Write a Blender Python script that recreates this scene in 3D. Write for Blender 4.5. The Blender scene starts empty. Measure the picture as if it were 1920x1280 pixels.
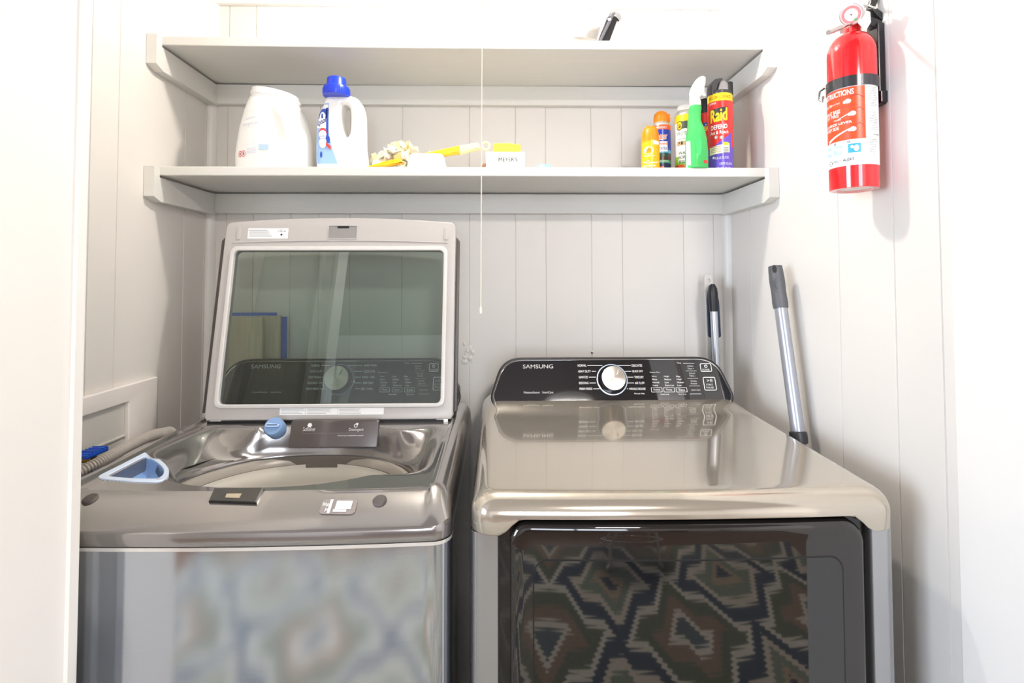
import bpy, bmesh, math, random
from mathutils import Vector, Matrix
random.seed(7)
PI = math.pi
SC = bpy.context.scene
COL = SC.collection
# ------------------------------------------------------------------ camera
F = 985.0
cam_d = bpy.data.cameras.new('camera')
cam_d.sensor_width = 36.0
cam_d.lens = F / 1920 * 36.0
cam_d.shift_x = 0.0023
cam_d.shift_y = -0.0760
cam_d.clip_start = 0.02
cam = bpy.data.objects.new('camera', cam_d)
COL.objects.link(cam)
cam.location = (0, 0, 1.33)
cam.rotation_euler = (math.radians(91.8), math.radians(0.1), math.radians(-1.2))
SC.camera = cam
CP = Vector((0, 0, 1.33))
CR = cam.rotation_euler.to_matrix()
SC.view_settings.view_transform = 'Standard'
SC.view_settings.look = 'None'
SC.view_settings.gamma = 1
SC.view_settings.use_curve_mapping = False
SC.view_settings.exposure = 0.08
# ------------------------------------------------------------------ world
W = bpy.data.worlds.new('sky'); SC.world = W; W.use_nodes = True
bg = W.node_tree.nodes['Background']
bg.inputs[0].default_value = (0.62, 0.78, 1.0, 1); bg.inputs[1].default_value = 3.0
# ------------------------------------------------------------------ large lights (room behind the camera)
def area(name, loc, rot, sx, sy, power, color):
    l = bpy.data.lights.new(name, 'AREA'); l.shape = 'RECTANGLE'; l.size = sx; l.size_y = sy
    l.energy = power; l.color = color
    o = bpy.data.objects.new(name, l); COL.objects.link(o); o.location = loc
    o.rotation_euler = rot
    return o
P_FILL, P_WIN, P_BULB = 64, 135, 74
area('room_fill_light', (.55, -1.15, 2.36), (0, 0, 0), .3, .3, P_FILL, (1.0, 0.93, 0.86))  # added fill light, an invented source that brightens the alcove from the front
area('window_light_left', (-2.62, -1.1, 1.45), (0, math.radians(-90), 0), 1.5, 1.4, P_WIN, (0.76, 0.86, 1.0))
area('window_light_rear', (.3, -3.42, 1.45), (math.radians(90), 0, 0), 1.3, 1.4, P_WIN*.45, (0.84, 0.91, 1.0))

# ------------------------------------------------------------------ pixel <-> place
def ray(px, py):
    v = Vector(((px - 960) + 0.0023 * 1920, -(py - 640) + (-0.0760) * 1920, -F))
    return (CR @ v).normalized()
def hit(px, py, P, N):
    d = ray(px, py); P = Vector(P); N = Vector(N)
    return CP + d * ((P - CP).dot(N) / d.dot(N))
def at(px, py, X=None, Y=None, Z=None):
    if X is not None: return hit(px, py, (X, 0, 0), (1, 0, 0))
    if Y is not None: return hit(px, py, (0, Y, 0), (0, 1, 0))
    return hit(px, py, (0, 0, Z), (0, 0, 1))
def lin(c):
    return c / 12.92 if c <= 0.04045 else ((c + 0.055) / 1.055) ** 2.4
def rgb(h):
    return tuple(lin(int(h[i:i + 2], 16) / 255) for i in (0, 2, 4)) + (1,)
# ------------------------------------------------------------------ materials
MATS = {}
def mat(name, col, rough=.5, metal=0., noise=0., scale=40., bump=0., coat=0., stretch=None, spec=.5, emit=0., aniso=0., rnoise=0.):
    if name in MATS: return MATS[name]
    m = bpy.data.materials.new(name); m.use_nodes = True
    nt = m.node_tree; b = nt.nodes['Principled BSDF']
    c = rgb(col) if isinstance(col, str) else tuple(col) + (1,)
    b.inputs['Base Color'].default_value = c
    b.inputs['Roughness'].default_value = rough
    b.inputs['Metallic'].default_value = metal
    b.inputs['Coat Weight'].default_value = coat
    b.inputs['Coat Roughness'].default_value = .03
    b.inputs['Specular IOR Level'].default_value = spec
    b.inputs['Anisotropic'].default_value = aniso
    if emit:
        b.inputs['Emission Color'].default_value = c; b.inputs['Emission Strength'].default_value = emit
    if noise or bump or rnoise:
        tc = nt.nodes.new('ShaderNodeTexCoord'); mp = nt.nodes.new('ShaderNodeMapping')
        nz = nt.nodes.new('ShaderNodeTexNoise'); nz.inputs['Scale'].default_value = scale
        nz.inputs['Detail'].default_value = 4
        nt.links.new(tc.outputs['Object'], mp.inputs[0]); nt.links.new(mp.outputs[0], nz.inputs['Vector'])
        if stretch: mp.inputs['Scale'].default_value = stretch
        if noise:
            mx = nt.nodes.new('ShaderNodeMixRGB'); mx.blend_type = 'MULTIPLY'; mx.inputs[0].default_value = 1
            rp = nt.nodes.new('ShaderNodeMapRange')
            rp.inputs[3].default_value = 1 - noise; rp.inputs[4].default_value = 1 + noise
            nt.links.new(nz.outputs[0], rp.inputs[0]); mx.inputs[1].default_value = c
            nt.links.new(rp.outputs[0], mx.inputs[2]); nt.links.new(mx.outputs[0], b.inputs['Base Color'])
        if rnoise:
            rr = nt.nodes.new('ShaderNodeMapRange')
            rr.inputs[3].default_value = rough - rnoise; rr.inputs[4].default_value = rough + rnoise
            nt.links.new(nz.outputs[0], rr.inputs[0]); nt.links.new(rr.outputs[0], b.inputs['Roughness'])
        if bump:
            bp = nt.nodes.new('ShaderNodeBump'); bp.inputs['Strength'].default_value = bump
            bp.inputs['Distance'].default_value = .002
            nt.links.new(nz.outputs[0], bp.inputs['Height']); nt.links.new(bp.outputs[0], b.inputs['Normal'])
    MATS[name] = m
    return m
PAINT = mat('wall_paint', 'e6e2dd', .42, noise=.02, scale=6, bump=.06)
PAINTW = mat('trim_paint', 'ebe9e6', .35, noise=.015, scale=9, bump=.05)
SHELFP = mat('shelf_paint', 'e2e1dc', .35, noise=.03, scale=14, bump=.12, stretch=(.3, 4, 4))
CEILP = mat('ceiling_paint', 'eeeeec', .6, noise=.02, scale=8)
CHAMP = mat('dark_champagne_gloss', '9a9694', .14, .75, noise=.03, scale=900, coat=.7)
CHAMPD = mat('champagne_gloss', 'bcb3a5', .11, .65, noise=.03, scale=900, coat=.8)
STEEL = mat('brushed_steel', 'bfc4cc', .105, .95, bump=.012, scale=60, stretch=(.15, .15, 22), rnoise=.02, noise=.05)
STEELD = mat('brushed_steel_column', 'b4b4b6', .25, .9, bump=.03, scale=60, stretch=(22, 22, .15))
BLACK = mat('black_gloss_enamel', '0b0b0c', .12, coat=.4, bump=.25, scale=160)
BLACKM = mat('black_plastic', '101012', .4)
PANEL = mat('black_panel_gloss', '17161a', .04, coat=1)
GREYP = mat('light_grey_plastic', 'b9b5b3', .32, noise=.01, scale=30)
WHITEP = mat('white_plastic', 'f2f1ee', .3)
PRINTW = mat('white_print', 'f4f4f4', .5)
PRINTK = mat('black_print', '222224', .5)
PRINTG = mat('grey_print', '8d8d8f', .5)
CHROME = mat('chrome', 'dcdcdc', .08, 1)
BLUEP = mat('pale_blue_plastic', 'a9c6f2', .25)
BLUED = mat('slate_blue_plastic', '7f9fc9', .25)
TUBP = mat('tub_plastic', 'd9d5cc', .3)

# ------------------------------------------------------------------ mesh builder
class MB:
    def __init__(s): s.v = []; s.f = []; s.m = []; s.mats = []
    def mi(s, m):
        if m not in s.mats: s.mats.append(m)
        return s.mats.index(m)
    def add(s, vs, fs, m):
        k = len(s.v); i = s.mi(m)
        s.v += [Vector(v) for v in vs]
        for f in fs: s.f.append([a + k for a in f]); s.m.append(i)
        return s
    def bm(s, b, m, M=None):
        b.verts.index_update()
        vs = [(M @ v.co) if M else v.co.copy() for v in b.verts]
        s.add(vs, [[v.index for v in f.verts] for f in b.faces], m); b.free(); return s
    def box(s, x0, x1, y0, y1, z0, z1, m, bev=0, seg=2, M=None):
        b = bmesh.new(); bmesh.ops.create_cube(b, size=1)
        for v in b.verts:
            v.co = Vector(((x0 + x1) / 2 + v.co.x * (x1 - x0), (y0 + y1) / 2 + v.co.y * (y1 - y0), (z0 + z1) / 2 + v.co.z * (z1 - z0)))
        if bev: bmesh.ops.bevel(b, geom=b.edges[:], offset=bev, segments=seg, profile=.5, affect='EDGES')
        return s.bm(b, m, M)
    def tube(s, pts, r, m, n=12, caps=True):
        pts = [Vector(p) for p in pts]; N = len(pts)
        rs = r if isinstance(r, (list, tuple)) else [r] * N
        vs = []; fs = []; up = None
        for i, p in enumerate(pts):
            t = (pts[min(i + 1, N - 1)] - pts[max(i - 1, 0)]).normalized()
            if up is None:
                up = t.orthogonal().normalized()
            else:
                up = (up - t * up.dot(t)).normalized()
            w = t.cross(up)
            for k in range(n):
                a = 2 * PI * k / n
                vs.append(p + (up * math.cos(a) + w * math.sin(a)) * rs[i])
        for i in range(N - 1):
            for k in range(n):
                fs.append((i * n + k, i * n + (k + 1) % n, (i + 1) * n + (k + 1) % n, (i + 1) * n + k))
        if caps: fs.append(tuple(range(n))[::-1]); fs.append(tuple((N - 1) * n + k for k in range(n)))
        return s.add(vs, fs, m)
    def lathe(s, prof, c, m, n=32, axis=None, sx=1., sy=1., cap=True):
        """prof: list of (r,z[,mat]) ; mat applies to the band that STARTS there"""
        c = Vector(c); A = Matrix.Identity(3)
        if axis is not None: A = Vector((0, 0, 1)).rotation_difference(Vector(axis)).to_matrix()
        rings = []
        for p in prof:
            rings.append([c + A @ Vector((p[0] * sx * math.cos(2 * PI * k / n), p[0] * sy * math.sin(2 * PI * k / n), p[1])) for k in range(n)])
        for i in range(len(prof) - 1):
            mm = prof[i][2] if len(prof[i]) > 2 else m
            vs = rings[i] + rings[i + 1]
            s.add(vs, [(k, (k + 1) % n, n + (k + 1) % n, n + k) for k in range(n)], mm)
        for i, fl in ((0, 1), (len(prof) - 1, 0)):
            if prof[i][0] > 1e-5:
                if cap:
                    f = list(range(n)); s.add(rings[i], [f[::-1] if fl else f], (prof[i][2] if len(prof[i]) > 2 else m) if i == 0 else (prof[i - 1][2] if len(prof[i - 1]) > 2 else m))
        return s
    def loops(s, rings, m, cap0=False, cap1=False, closed=True):
        n = len(rings[0]); vs = [p for r in rings for p in r]; fs = []
        for i in range(len(rings) - 1):
            for k in range(n if closed else n - 1):
                fs.append((i * n + k, i * n + (k + 1) % n, (i + 1) * n + (k + 1) % n, (i + 1) * n + k))
        if cap0: fs.append(tuple(range(n))[::-1])
        if cap1: fs.append(tuple((len(rings) - 1) * n + k for k in range(n)))
        return s.add(vs, fs, m)
    def slab(s, loops, w0, w1, m, fm, bev=0., res=2):
        cu = bpy.data.curves.new('t', 'CURVE'); cu.dimensions = '2D'; cu.fill_mode = 'BOTH'
        for lp in loops:
            sp = cu.splines.new('POLY'); sp.points.add(len(lp) - 1)
            for p, q in zip(sp.points, lp): p.co = (q[0], q[1], 0, 1)
            sp.use_cyclic_u = True
        cu.extrude = (w1 - w0) / 2 - bev; cu.bevel_depth = bev; cu.bevel_resolution = res; cu.offset = -bev
        o = bpy.data.objects.new('t', cu); me = bpy.data.meshes.new_from_object(o)
        s.add([fm(v.co.x, v.co.y, (w0 + w1) / 2 + v.co.z) for v in me.vertices], [list(p.vertices) for p in me.polygons], m)
        bpy.data.objects.remove(o); bpy.data.curves.remove(cu); bpy.data.meshes.remove(me)
        return s
    def text(s, txt, m, fm, u0, u1, v0, v1, bold=.0, shear=0., w=.0004, skew=0.):
        """text mesh fitted into the box u0..u1 x v0..v1 of surface map fm"""
        cu = bpy.data.curves.new('t', 'FONT'); cu.body = txt; cu.size = 1; cu.shear = shear
        cu.resolution_u = 3
        o = bpy.data.objects.new('t', cu); me = bpy.data.meshes.new_from_object(o)
        b = bmesh.new(); b.from_mesh(me)
        long = [e for e in b.edges if e.calc_length() > .3]
        if long: bmesh.ops.subdivide_edges(b, edges=long, cuts=2)
        xs = [v.co.x for v in b.verts]; ys = [v.co.y for v in b.verts]
        if xs:
            ax, bx, ay, by = min(xs), max(xs), min(ys), max(ys)
            b.verts.index_update()
            d = bold * .9 * (v1 - v0)
            for du, dv in (((d, 0), (-d, 0), (0, d), (0, -d)) if bold else ((0, 0),)):
                vs = []
                for v in b.verts:
                    p = (v.co.x - ax) / (bx - ax); q = (v.co.y - ay) / (by - ay)
                    vs.append(fm(u0 + (u1 - u0) * p + du, v0 + (v1 - v0) * q + dv + skew * (p - .5), w))
                s.add(vs, [[v.index for v in f.verts] for f in b.faces], m)
        b.free(); bpy.data.objects.remove(o); bpy.data.curves.remove(cu); bpy.data.meshes.remove(me)
        return s
    def strip(s, m, fm, u0, u1, lo, hi, n=10, k=1, w=.0002):
        """patch between two functions lo(t), hi(t) (t 0..1) over u"""
        vs = []; fs = []
        for i in range(n + 1):
            t = i / n; u = u0 + (u1 - u0) * t
            a = lo(t) if callable(lo) else lo; b_ = hi(t) if callable(hi) else hi
            for j in range(k + 1): vs.append(fm(u, a + (b_ - a) * j / k, w))
        for i in range(n):
            for j in range(k):
                q = i * (k + 1) + j; fs.append((q, q + k + 1, q + k + 2, q + 1))
        return s.add(vs, fs, m)
    def ell(s, m, fm, cu, cv, ru, rv, n=20, w=.0003, hole=0.):
        if hole:
            vs = []; fs = []
            for k in range(n):
                a = 2 * PI * k / n
                vs.append(fm(cu + ru * math.cos(a), cv + rv * math.sin(a), w)); vs.append(fm(cu + ru * hole * math.cos(a), cv + rv * hole * math.sin(a), w))
            for k in range(n): a = 2 * k; b_ = 2 * ((k + 1) % n); fs.append((a, b_, b_ + 1, a + 1))
            return s.add(vs, fs, m)
        return s.add([fm(cu + ru * math.cos(2 * PI * k / n), cv + rv * math.sin(2 * PI * k / n), w) for k in range(n)], [tuple(range(n))], m)
    def build(s, name, parent=None, root=None, M=None, flat=False, ang=35, mod=None):
        me = bpy.data.meshes.new(name)
        off = Vector((0, 0, 0))
        if root is not None: off = Vector(root)
        elif parent is not None: off = Vector(parent['_o'])
        elif M is None:
            xs = [v.x for v in s.v]; ys = [v.y for v in s.v]; zs = [v.z for v in s.v]
            off = Vector(((min(xs) + max(xs)) / 2, (min(ys) + max(ys)) / 2, min(zs)))
        if M is not None:
            vv = s.v
        else: vv = [v - off for v in s.v]
        me.from_pydata(vv, [], s.f)
        for mm in s.mats: me.materials.append(mm)
        me.polygons.foreach_set('material_index', s.m)
        b = bmesh.new(); b.from_mesh(me); bmesh.ops.remove_doubles(b, verts=b.verts, dist=1e-6)
        if mod != 'open': bmesh.ops.recalc_face_normals(b, faces=b.faces)
        b.to_mesh(me); b.free()
        if not flat:
            me.polygons.foreach_set('use_smooth', [True] * len(me.polygons)); me.set_sharp_from_angle(angle=math.radians(ang))
        o = bpy.data.objects.new(name, me); COL.objects.link(o)
        if M is not None:
            if parent is not None:
                o.parent = parent; o.matrix_local = Matrix.Translation(-Vector(parent['_o'])) @ M
            else: o.matrix_world = M
            o['_o'] = list(M.translation)
        elif parent is not None:
            o.parent = parent; o['_o'] = list(parent['_o'])
        else:
            o.location = off; o['_o'] = list(off)
        return o
def thing(name, loc, label, cat, group=None):
    o = bpy.data.objects.new(name, None); COL.objects.link(o); o.location = loc; o.empty_display_size = .05
    o['_o'] = list(loc); o['label'] = label; o['category'] = cat
    if group: o['group'] = group
    return o
def tag(o, label, cat, group=None):
    o['label'] = label; o['category'] = cat
    if group: o['group'] = group
    return o
def struct(o): o['kind'] = 'structure'; return o
def pmap(O, U, V):
    O = Vector(O); U = Vector(U).normalized(); V = Vector(V).normalized(); N = U.cross(V)
    return lambda u, v, w=0.: O + U * u + V * v + N * w
class Plane:
    """pixel boxes of the photograph laid on a real plane"""
    def __init__(s, O, U, V):
        s.O = Vector(O); s.U = Vector(U).normalized(); s.V = Vector(V).normalized(); s.N = s.U.cross(s.V); s.fm = pmap(O, U, V)
    def uv(s, px, py):
        p = hit(px, py, s.O, s.N) - s.O; return p.dot(s.U), p.dot(s.V)
    def box(s, x0, y0, x1, y1):
        c = [s.uv(x0, y1), s.uv(x1, y0)]; return c[0][0], c[1][0], c[0][1], c[1][1]
class Cyl:
    def __init__(s, cpx, Y, R, tilt=0., rot=None, X=None):
        s.Y = Y; s.R = R; s.x = X if X is not None else at(cpx, 300, Y=Y).x; s.cpx = cpx
        s.rot = math.atan2(-s.x, Y) if rot is None else rot
        s.hp = R / Y * F / math.cos(math.atan2(s.x, Y))
    def fm(s, u, v, w=0.):
        a = u / s.R
        return Vector((s.x + (s.R + w) * math.sin(a), s.Y - (s.R + w) * math.cos(a), v))
    def uv(s, px, py):
        q = max(-.98, min(.98, (px - s.cpx) / s.hp)); a = s.rot + math.asin(q)
        return a * s.R, at(px, py, Y=s.Y - s.R * math.cos(a)).z
    def box(s, x0, y0, x1, y1):
        u0 = s.uv(x0, 300)[0]; u1 = s.uv(x1, 300)[0]
        ym = s.Y - s.R * math.cos((u0 + u1) / 2 / s.R)
        return u0, u1, at(s.cpx, y1, Y=ym).z, at(s.cpx, y0, Y=ym).z
def T(mb, S, txt, x0, y0, x1, y1, m, **k): mb.text(txt, m, S.fm, *S.box(x0, y0, x1, y1), **k)
def R(mb, S, x0, y0, x1, y1, m, w=.0002, n=6):
    a, b, c, d = S.box(x0, y0, x1, y1); mb.strip(m, S.fm, a, b, c, d, n=n, w=w)
def rrect(x0, x1, y0, y1, r, nx=16, ny=10, nc=6, bulge=0.):
    P = []
    if not isinstance(r, (tuple, list)): r = (r,) * 4   # corners: x0y0, x1y0, x1y1, x0y1
    hw = (x1 - x0) / 2; cx = (x0 + x1) / 2
    def seg(a, b, n): return [(a[0] + (b[0] - a[0]) * i / n, a[1] + (b[1] - a[1]) * i / n) for i in range(1, n)]
    def arc(cx_, cy_, rr, a0):
        return [(cx_ + rr * math.cos(a0 + PI / 2 * i / nc), cy_ + rr * math.sin(a0 + PI / 2 * i / nc)) for i in range(nc + 1)]
    A = arc(x0 + r[0], y0 + r[0], r[0], PI); B = arc(x1 - r[1], y0 + r[1], r[1], 1.5 * PI)
    C = arc(x1 - r[2], y1 - r[2], r[2], 0); D = arc(x0 + r[3], y1 - r[3], r[3], PI / 2)
    P = A + seg(A[-1], B[0], nx) + B + seg(B[-1], C[0], ny) + C + seg(C[-1], D[0], nx) + D + seg(D[-1], A[0], ny)
    if bulge:
        P = [(x, y - bulge * max(0, 1 - ((x - cx) / hw) ** 2) * max(0, min(1, (y1 - y) / (y1 - y0) * 2 - 1))) for x, y in P]
    return P
def rpoly(pts, rad, n=5):
    """polygon with rounded corners"""
    out = []; N = len(pts)
    for i in range(N):
        p = Vector(pts[i]); a = (Vector(pts[i - 1]) - p); b = (Vector(pts[(i + 1) % N]) - p)
        r = rad[i] if isinstance(rad, (list, tuple)) else rad
        if r <= 0: out.append(tuple(p)); continue
        r = min(r, a.length * .49, b.length * .49)
        p0 = p + a.normalized() * r; p1 = p + b.normalized() * r
        for k in range(n + 1):
            t = k / n; out.append(tuple(p0 * (1 - t) ** 2 + p * 2 * t * (1 - t) + p1 * t * t))
    return out
def sm(a, b, x):
    t = max(0., min(1., (x - a) / (b - a))); return t * t * (3 - 2 * t)
# ================================================================== the setting
XL, XR, YB = -0.90, 0.73, 1.65
ZC = 2.27
def panel_wall(name, a0, a1, grooves, z0, z1, fn, thick=.02, gw=.0032, gd=.0028, m=None):
    """fn(s, d, z): s along the wall, d depth into the wall"""
    pts = [(a0, 0.)]
    for g in sorted(grooves):
        pts += [(g - gw / 2, 0.), (g - gw / 6, gd), (g + gw / 6, gd), (g + gw / 2, 0.)]
    pts.append((a1, 0.))
    n = len(pts); vs = [fn(s, d, z0) for s, d in pts] + [fn(s, d, z1) for s, d in pts]
    vs += [fn(a0, thick, z0), fn(a1, thick, z0), fn(a0, thick, z1), fn(a1, thick, z1)]
    fs = [(i, i + 1, n + i + 1, n + i) for i in range(n - 1)] + [(2 * n, 2 * n + 1, 2 * n + 3, 2 * n + 2), (0, 2 * n, 2 * n + 2, n), (n - 1, 2 * n - 1, 2 * n + 3, 2 * n + 1)]
    mb = MB(); mb.add(vs, fs, m or PAINT)
    return struct(mb.build(name, flat=True))
gb = [at(p, 600, Y=YB).x for p in (422, 473, 543, 597, 655, 753, 880, 967, 1024, 1110, 1168, 1283, 1340)]
panel_wall('wall_back', XL - .02, XR + .02, gb, 0, ZC, lambda s, d, z: (s, YB + d, z))
gl = [at(p, 525, X=XL).y for p in (163, 216, 343)] + [1.62]
panel_wall('wall_left', .78, YB + .02, gl, 0, ZC, lambda s, d, z: (XL - d, s, z))
gr = [at(p, 525, X=XR).y for p in (1409, 1574, 1678, 1765)]
panel_wall('wall_right', .805, YB + .02, gr, 0, ZC, lambda s, d, z: (XR + d, s, z))
mb = MB(); mb.box(-2.7, 2.2, -3.5, 1.7, -.05, 0, mat('floor_wood', '6b4a33', .3, noise=.25, scale=5, stretch=(14, 1, 1)))
struct(mb.build('floor', flat=True))
mb = MB(); mb.box(-2.7, 2.2, -3.5, .60, 2.42, 2.47, mat('ceiling_boards', '7d7066', .6, noise=.1, scale=6, stretch=(12, 1, 1))); struct(mb.build('ceiling', flat=True))
mb = MB(); mb.box(XL - .02, XR + .02, .60, YB + .02, ZC, 2.45, CEILP); struct(mb.build('ceiling_alcove', flat=True))
# front partition with its jambs (doorway of the alcove)
YF0, YF1 = .66, .775
XJ = -.618
XJR = .712
mb = MB(); mb.box(-2.6, XJ - .018, YF0, YF1, 0, 2.45, PAINT); struct(mb.build('wall_front_left', flat=True))
mb = MB(); mb.box(XJR + .018, 2.1, .52, .802, 0, 2.45, PAINT); struct(mb.build('wall_front_right', flat=True))
mb = MB(); mb.box(XJ - .018, XJ, YF0 - .004, YF1 + .004, 0, 2.2, PAINTW, .0015); struct(mb.build('trim_1', flat=True))
mb = MB(); mb.box(XJR, XJR + .018, .516, .812, 0, 2.2, PAINTW, .0015); struct(mb.build('trim_2', flat=True))
# casings on the alcove face and on the room face of the doorway
def casing(name, x0, x1, y0, y1, z0, z1, dirx):
    prof = [(0, 0), (0, .016), (.012, .018), (.016, .012), (.050, .010), (.056, .016), (.066, .018), (.07, .012), (.07, 0)]
    w = abs(x1 - x0) / .07; sgn = 1 if x1 > x0 else -1; d = y1 - y0
    ra = [Vector((x0 + sgn * a * w, y0 + (b / .018) * d, z0)) for a, b in prof]; rb = [p + Vector((0, 0, z1 - z0)) for p in ra]
    m_ = MB(); m_.loops([ra, rb], PAINTW, True, True); return struct(m_.build(name, ang=20))
casing('trim_3', XJ + .006, XJ + .006 - .07, YF1 + .001, YF1 + .019, 0, 2.2, 1)
casing('trim_4', XJ - .005, XJ - .075, YF0 - .001, YF0 - .019, 0, 2.2, 1)
casing('trim_5', XJR + .005, XJR + .075, .515, .497, 0, 2.2, 1)
# corner beads, crown board
for i, x, s in ((6, XL, 1), (7, XR, -1)):
    mb = MB(); n = 8
    ra = [Vector((x, YB, 0))] + [Vector((x + s * .021 * math.cos(PI / 2 * k / n), YB - .021 * math.sin(PI / 2 * k / n), 0)) for k in range(n + 1)]
    if s < 0: ra = [Vector((x, YB, 0))] + ra[1:]
    rb = [p + Vector((0, 0, ZC)) for p in ra]
    mb.loops([ra, rb], PAINTW, True, True); struct(mb.build('trim_%d' % i))
mb = MB(); mb.box(XL, XR, YB - .018, YB, 2.196, ZC, PAINTW, .002); struct(mb.build('trim_8', flat=True))
# plaster patch on the back wall
mb = MB(); random.seed(3)
for k in range(16):
    px = 878 + random.uniform(-9, 9); py = 658 + random.uniform(-14, 26) * (1 if k % 2 else .6)
    p = at(px, py, Y=YB)
    mb.lathe([(.010 * random.uniform(.35, 1), -.0002), (.006 * random.uniform(.4, 1), .0022), (.0001, .003)], p, PAINT, n=9, axis=(0, -1, 0), sx=random.uniform(.4, 1.2))
tag(mb.build('plaster_patch'), 'rough patch of filler on back wall between washer and dryer', 'wall patch')
p = at(1110, 660, Y=YB)
mb = MB(); mb.lathe([(.0035, 0), (.0035, .002), (.0012, .0035), (.0012, .012), (.0022, .013), (.0001, .014)], p, CHROME, n=12, axis=(0, -1, 0))
tag(mb.build('screw'), 'small screw sticking out of back wall above dryer panel', 'screw')

# room behind the photographer (seen in the reflections)
def rwall(name, x0, x1, y0, y1, z0, z1, m=PAINT): m_ = MB(); m_.box(x0, x1, y0, y1, z0, z1, m); return struct(m_.build(name, flat=True))
wl = MB()
wl.box(-2.55, -2.5, -3.3, -1.85, 0, 2.45, PAINT); wl.box(-2.55, -2.5, -.35, YF0, 0, 2.45, PAINT)
wl.box(-2.55, -2.5, -1.85, -.35, 0, .75, PAINT); wl.box(-2.55, -2.5, -1.85, -.35, 2.15, 2.45, PAINT)
struct(wl.build('wall_room_left', flat=True))
rwall('wall_room_right', 2.0, 2.05, -3.3, YF0, 0, 2.45)
wr = MB()
wr.box(-2.5, -.35, -3.3, -3.25, 0, 2.45, PAINT); wr.box(.95, 2.0, -3.3, -3.25, 0, 2.45, PAINT)
wr.box(-.35, .95, -3.3, -3.25, 0, .75, PAINT); wr.box(-.35, .95, -3.3, -3.25, 2.15, 2.45, PAINT)
struct(wr.build('wall_room_rear', flat=True))
GL = bpy.data.materials.new('window_glass'); GL.use_nodes = True
nt = GL.node_tree; nt.nodes.remove(nt.nodes['Principled BSDF'])
tr = nt.nodes.new('ShaderNodeBsdfTransparent'); gs = nt.nodes.new('ShaderNodeBsdfGlossy'); gs.inputs['Roughness'].default_value = .02
mx = nt.nodes.new('ShaderNodeMixShader'); mx.inputs[0].default_value = .06
nt.links.new(tr.outputs[0], mx.inputs[1]); nt.links.new(gs.outputs[0], mx.inputs[2]); nt.links.new(mx.outputs[0], nt.nodes['Material Output'].inputs[0])
def window(name, horiz):
    w = MB(); g = MB()
    fm = (lambda u, v, t=0.: Vector((-2.525 + t, -1.1 + u, v))) if horiz else (lambda u, v, t=0.: Vector((.3 + u, -3.275 + t, v)))
    hw = .75 if horiz else .65
    lo = [(-hw, .75), (hw, .75), (hw, 2.15), (-hw, 2.15)]
    a = [(-hw + .05, .80), (-.02, .80), (-.02, 2.10), (-hw + .05, 2.10)]; b = [(.02, .80), (hw - .05, .80), (hw - .05, 2.10), (.02, 2.10)]
    w.slab([lo, a, b], -.03, .03, PAINTW, fm)
    o = struct(w.build(name, flat=True))
    g.slab([[(-hw + .05, .80), (hw - .05, .80), (hw - .05, 2.10), (-hw + .05, 2.10)]], -.003, .003, GL, fm); g.build('glass_pane', o, flat=True)
window('window_1', True); window('window_2', False)

# kilim rug: procedural woven pattern
RUG = bpy.data.materials.new('kilim_weave'); RUG.use_nodes = True
nt = RUG.node_tree; b = nt.nodes['Principled BSDF']; b.inputs['Roughness'].default_value = .95
tc = nt.nodes.new('ShaderNodeTexCoord'); sx = nt.nodes.new('ShaderNodeSeparateXYZ'); nt.links.new(tc.outputs['Object'], sx.inputs[0])
def mth(op, a, b2=None, c=None):
    n_ = nt.nodes.new('ShaderNodeMath'); n_.operation = op
    for i, q in enumerate((a, b2, c)):
        if q is None: continue
        if isinstance(q, (int, float)): n_.inputs[i].default_value = q
        else: nt.links.new(q, n_.inputs[i])
    return n_.outputs[0]
zz = mth('PINGPONG', mth('MULTIPLY', sx.outputs[0], 1), .09)          # small steps
dx = mth('PINGPONG', sx.outputs[0], .33); dy = mth('PINGPONG', mth('ADD', sx.outputs[1], zz), .36)
dd = mth('ADD', dx, mth('MULTIPLY', dy, .8))
saw = mth('MULTIPLY', mth('PINGPONG', sx.outputs[1], .014), 2.2)
dv = mth('MULTIPLY', mth('ADD', dd, saw), 1.6)
cr = nt.nodes.new('ShaderNodeValToRGB'); cr.color_ramp.interpolation = 'CONSTANT'
els = [(0, '5f6a6c'), (.14, 'cfc6b6'), (.2, '8f7a68'), (.32, '6a705f'), (.45, 'cfc8b8'), (.52, '4b5560'), (.66, 'c6bcaa'), (.74, '7f8878'), (.86, 'a8967f'), (.94, '4f5660')]
cr.color_ramp.elements[0].color = rgb(els[0][1]); cr.color_ramp.elements[1].position = els[1][0]; cr.color_ramp.elements[1].color = rgb(els[1][1])
for p_, c_ in els[2:]:
    e = cr.color_ramp.elements.new(p_); e.color = rgb(c_)
nt.links.new(dv, cr.inputs[0])
wv = nt.nodes.new('ShaderNodeTexNoise'); wv.inputs['Scale'].default_value = 120; nt.links.new(tc.outputs['Object'], wv.inputs['Vector'])
mr = nt.nodes.new('ShaderNodeMapRange'); mr.inputs[3].default_value = .7; mr.inputs[4].default_value = 1.25; nt.links.new(wv.outputs[0], mr.inputs[0])
mm = nt.nodes.new('ShaderNodeMixRGB'); mm.blend_type = 'MULTIPLY'; mm.inputs[0].default_value = 1
nt.links.new(cr.outputs[0], mm.inputs[1]); nt.links.new(mr.outputs[0], mm.inputs[2]); nt.links.new(mm.outputs[0], b.inputs['Base Color'])
mb = MB(); mb.box(-1.5, 1.6, -1.0, .42, 0, .012, RUG, .004); tag(mb.build('rug'), 'kilim rug with cream, green and rust zigzags on the floor behind the camera', 'rug')
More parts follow.
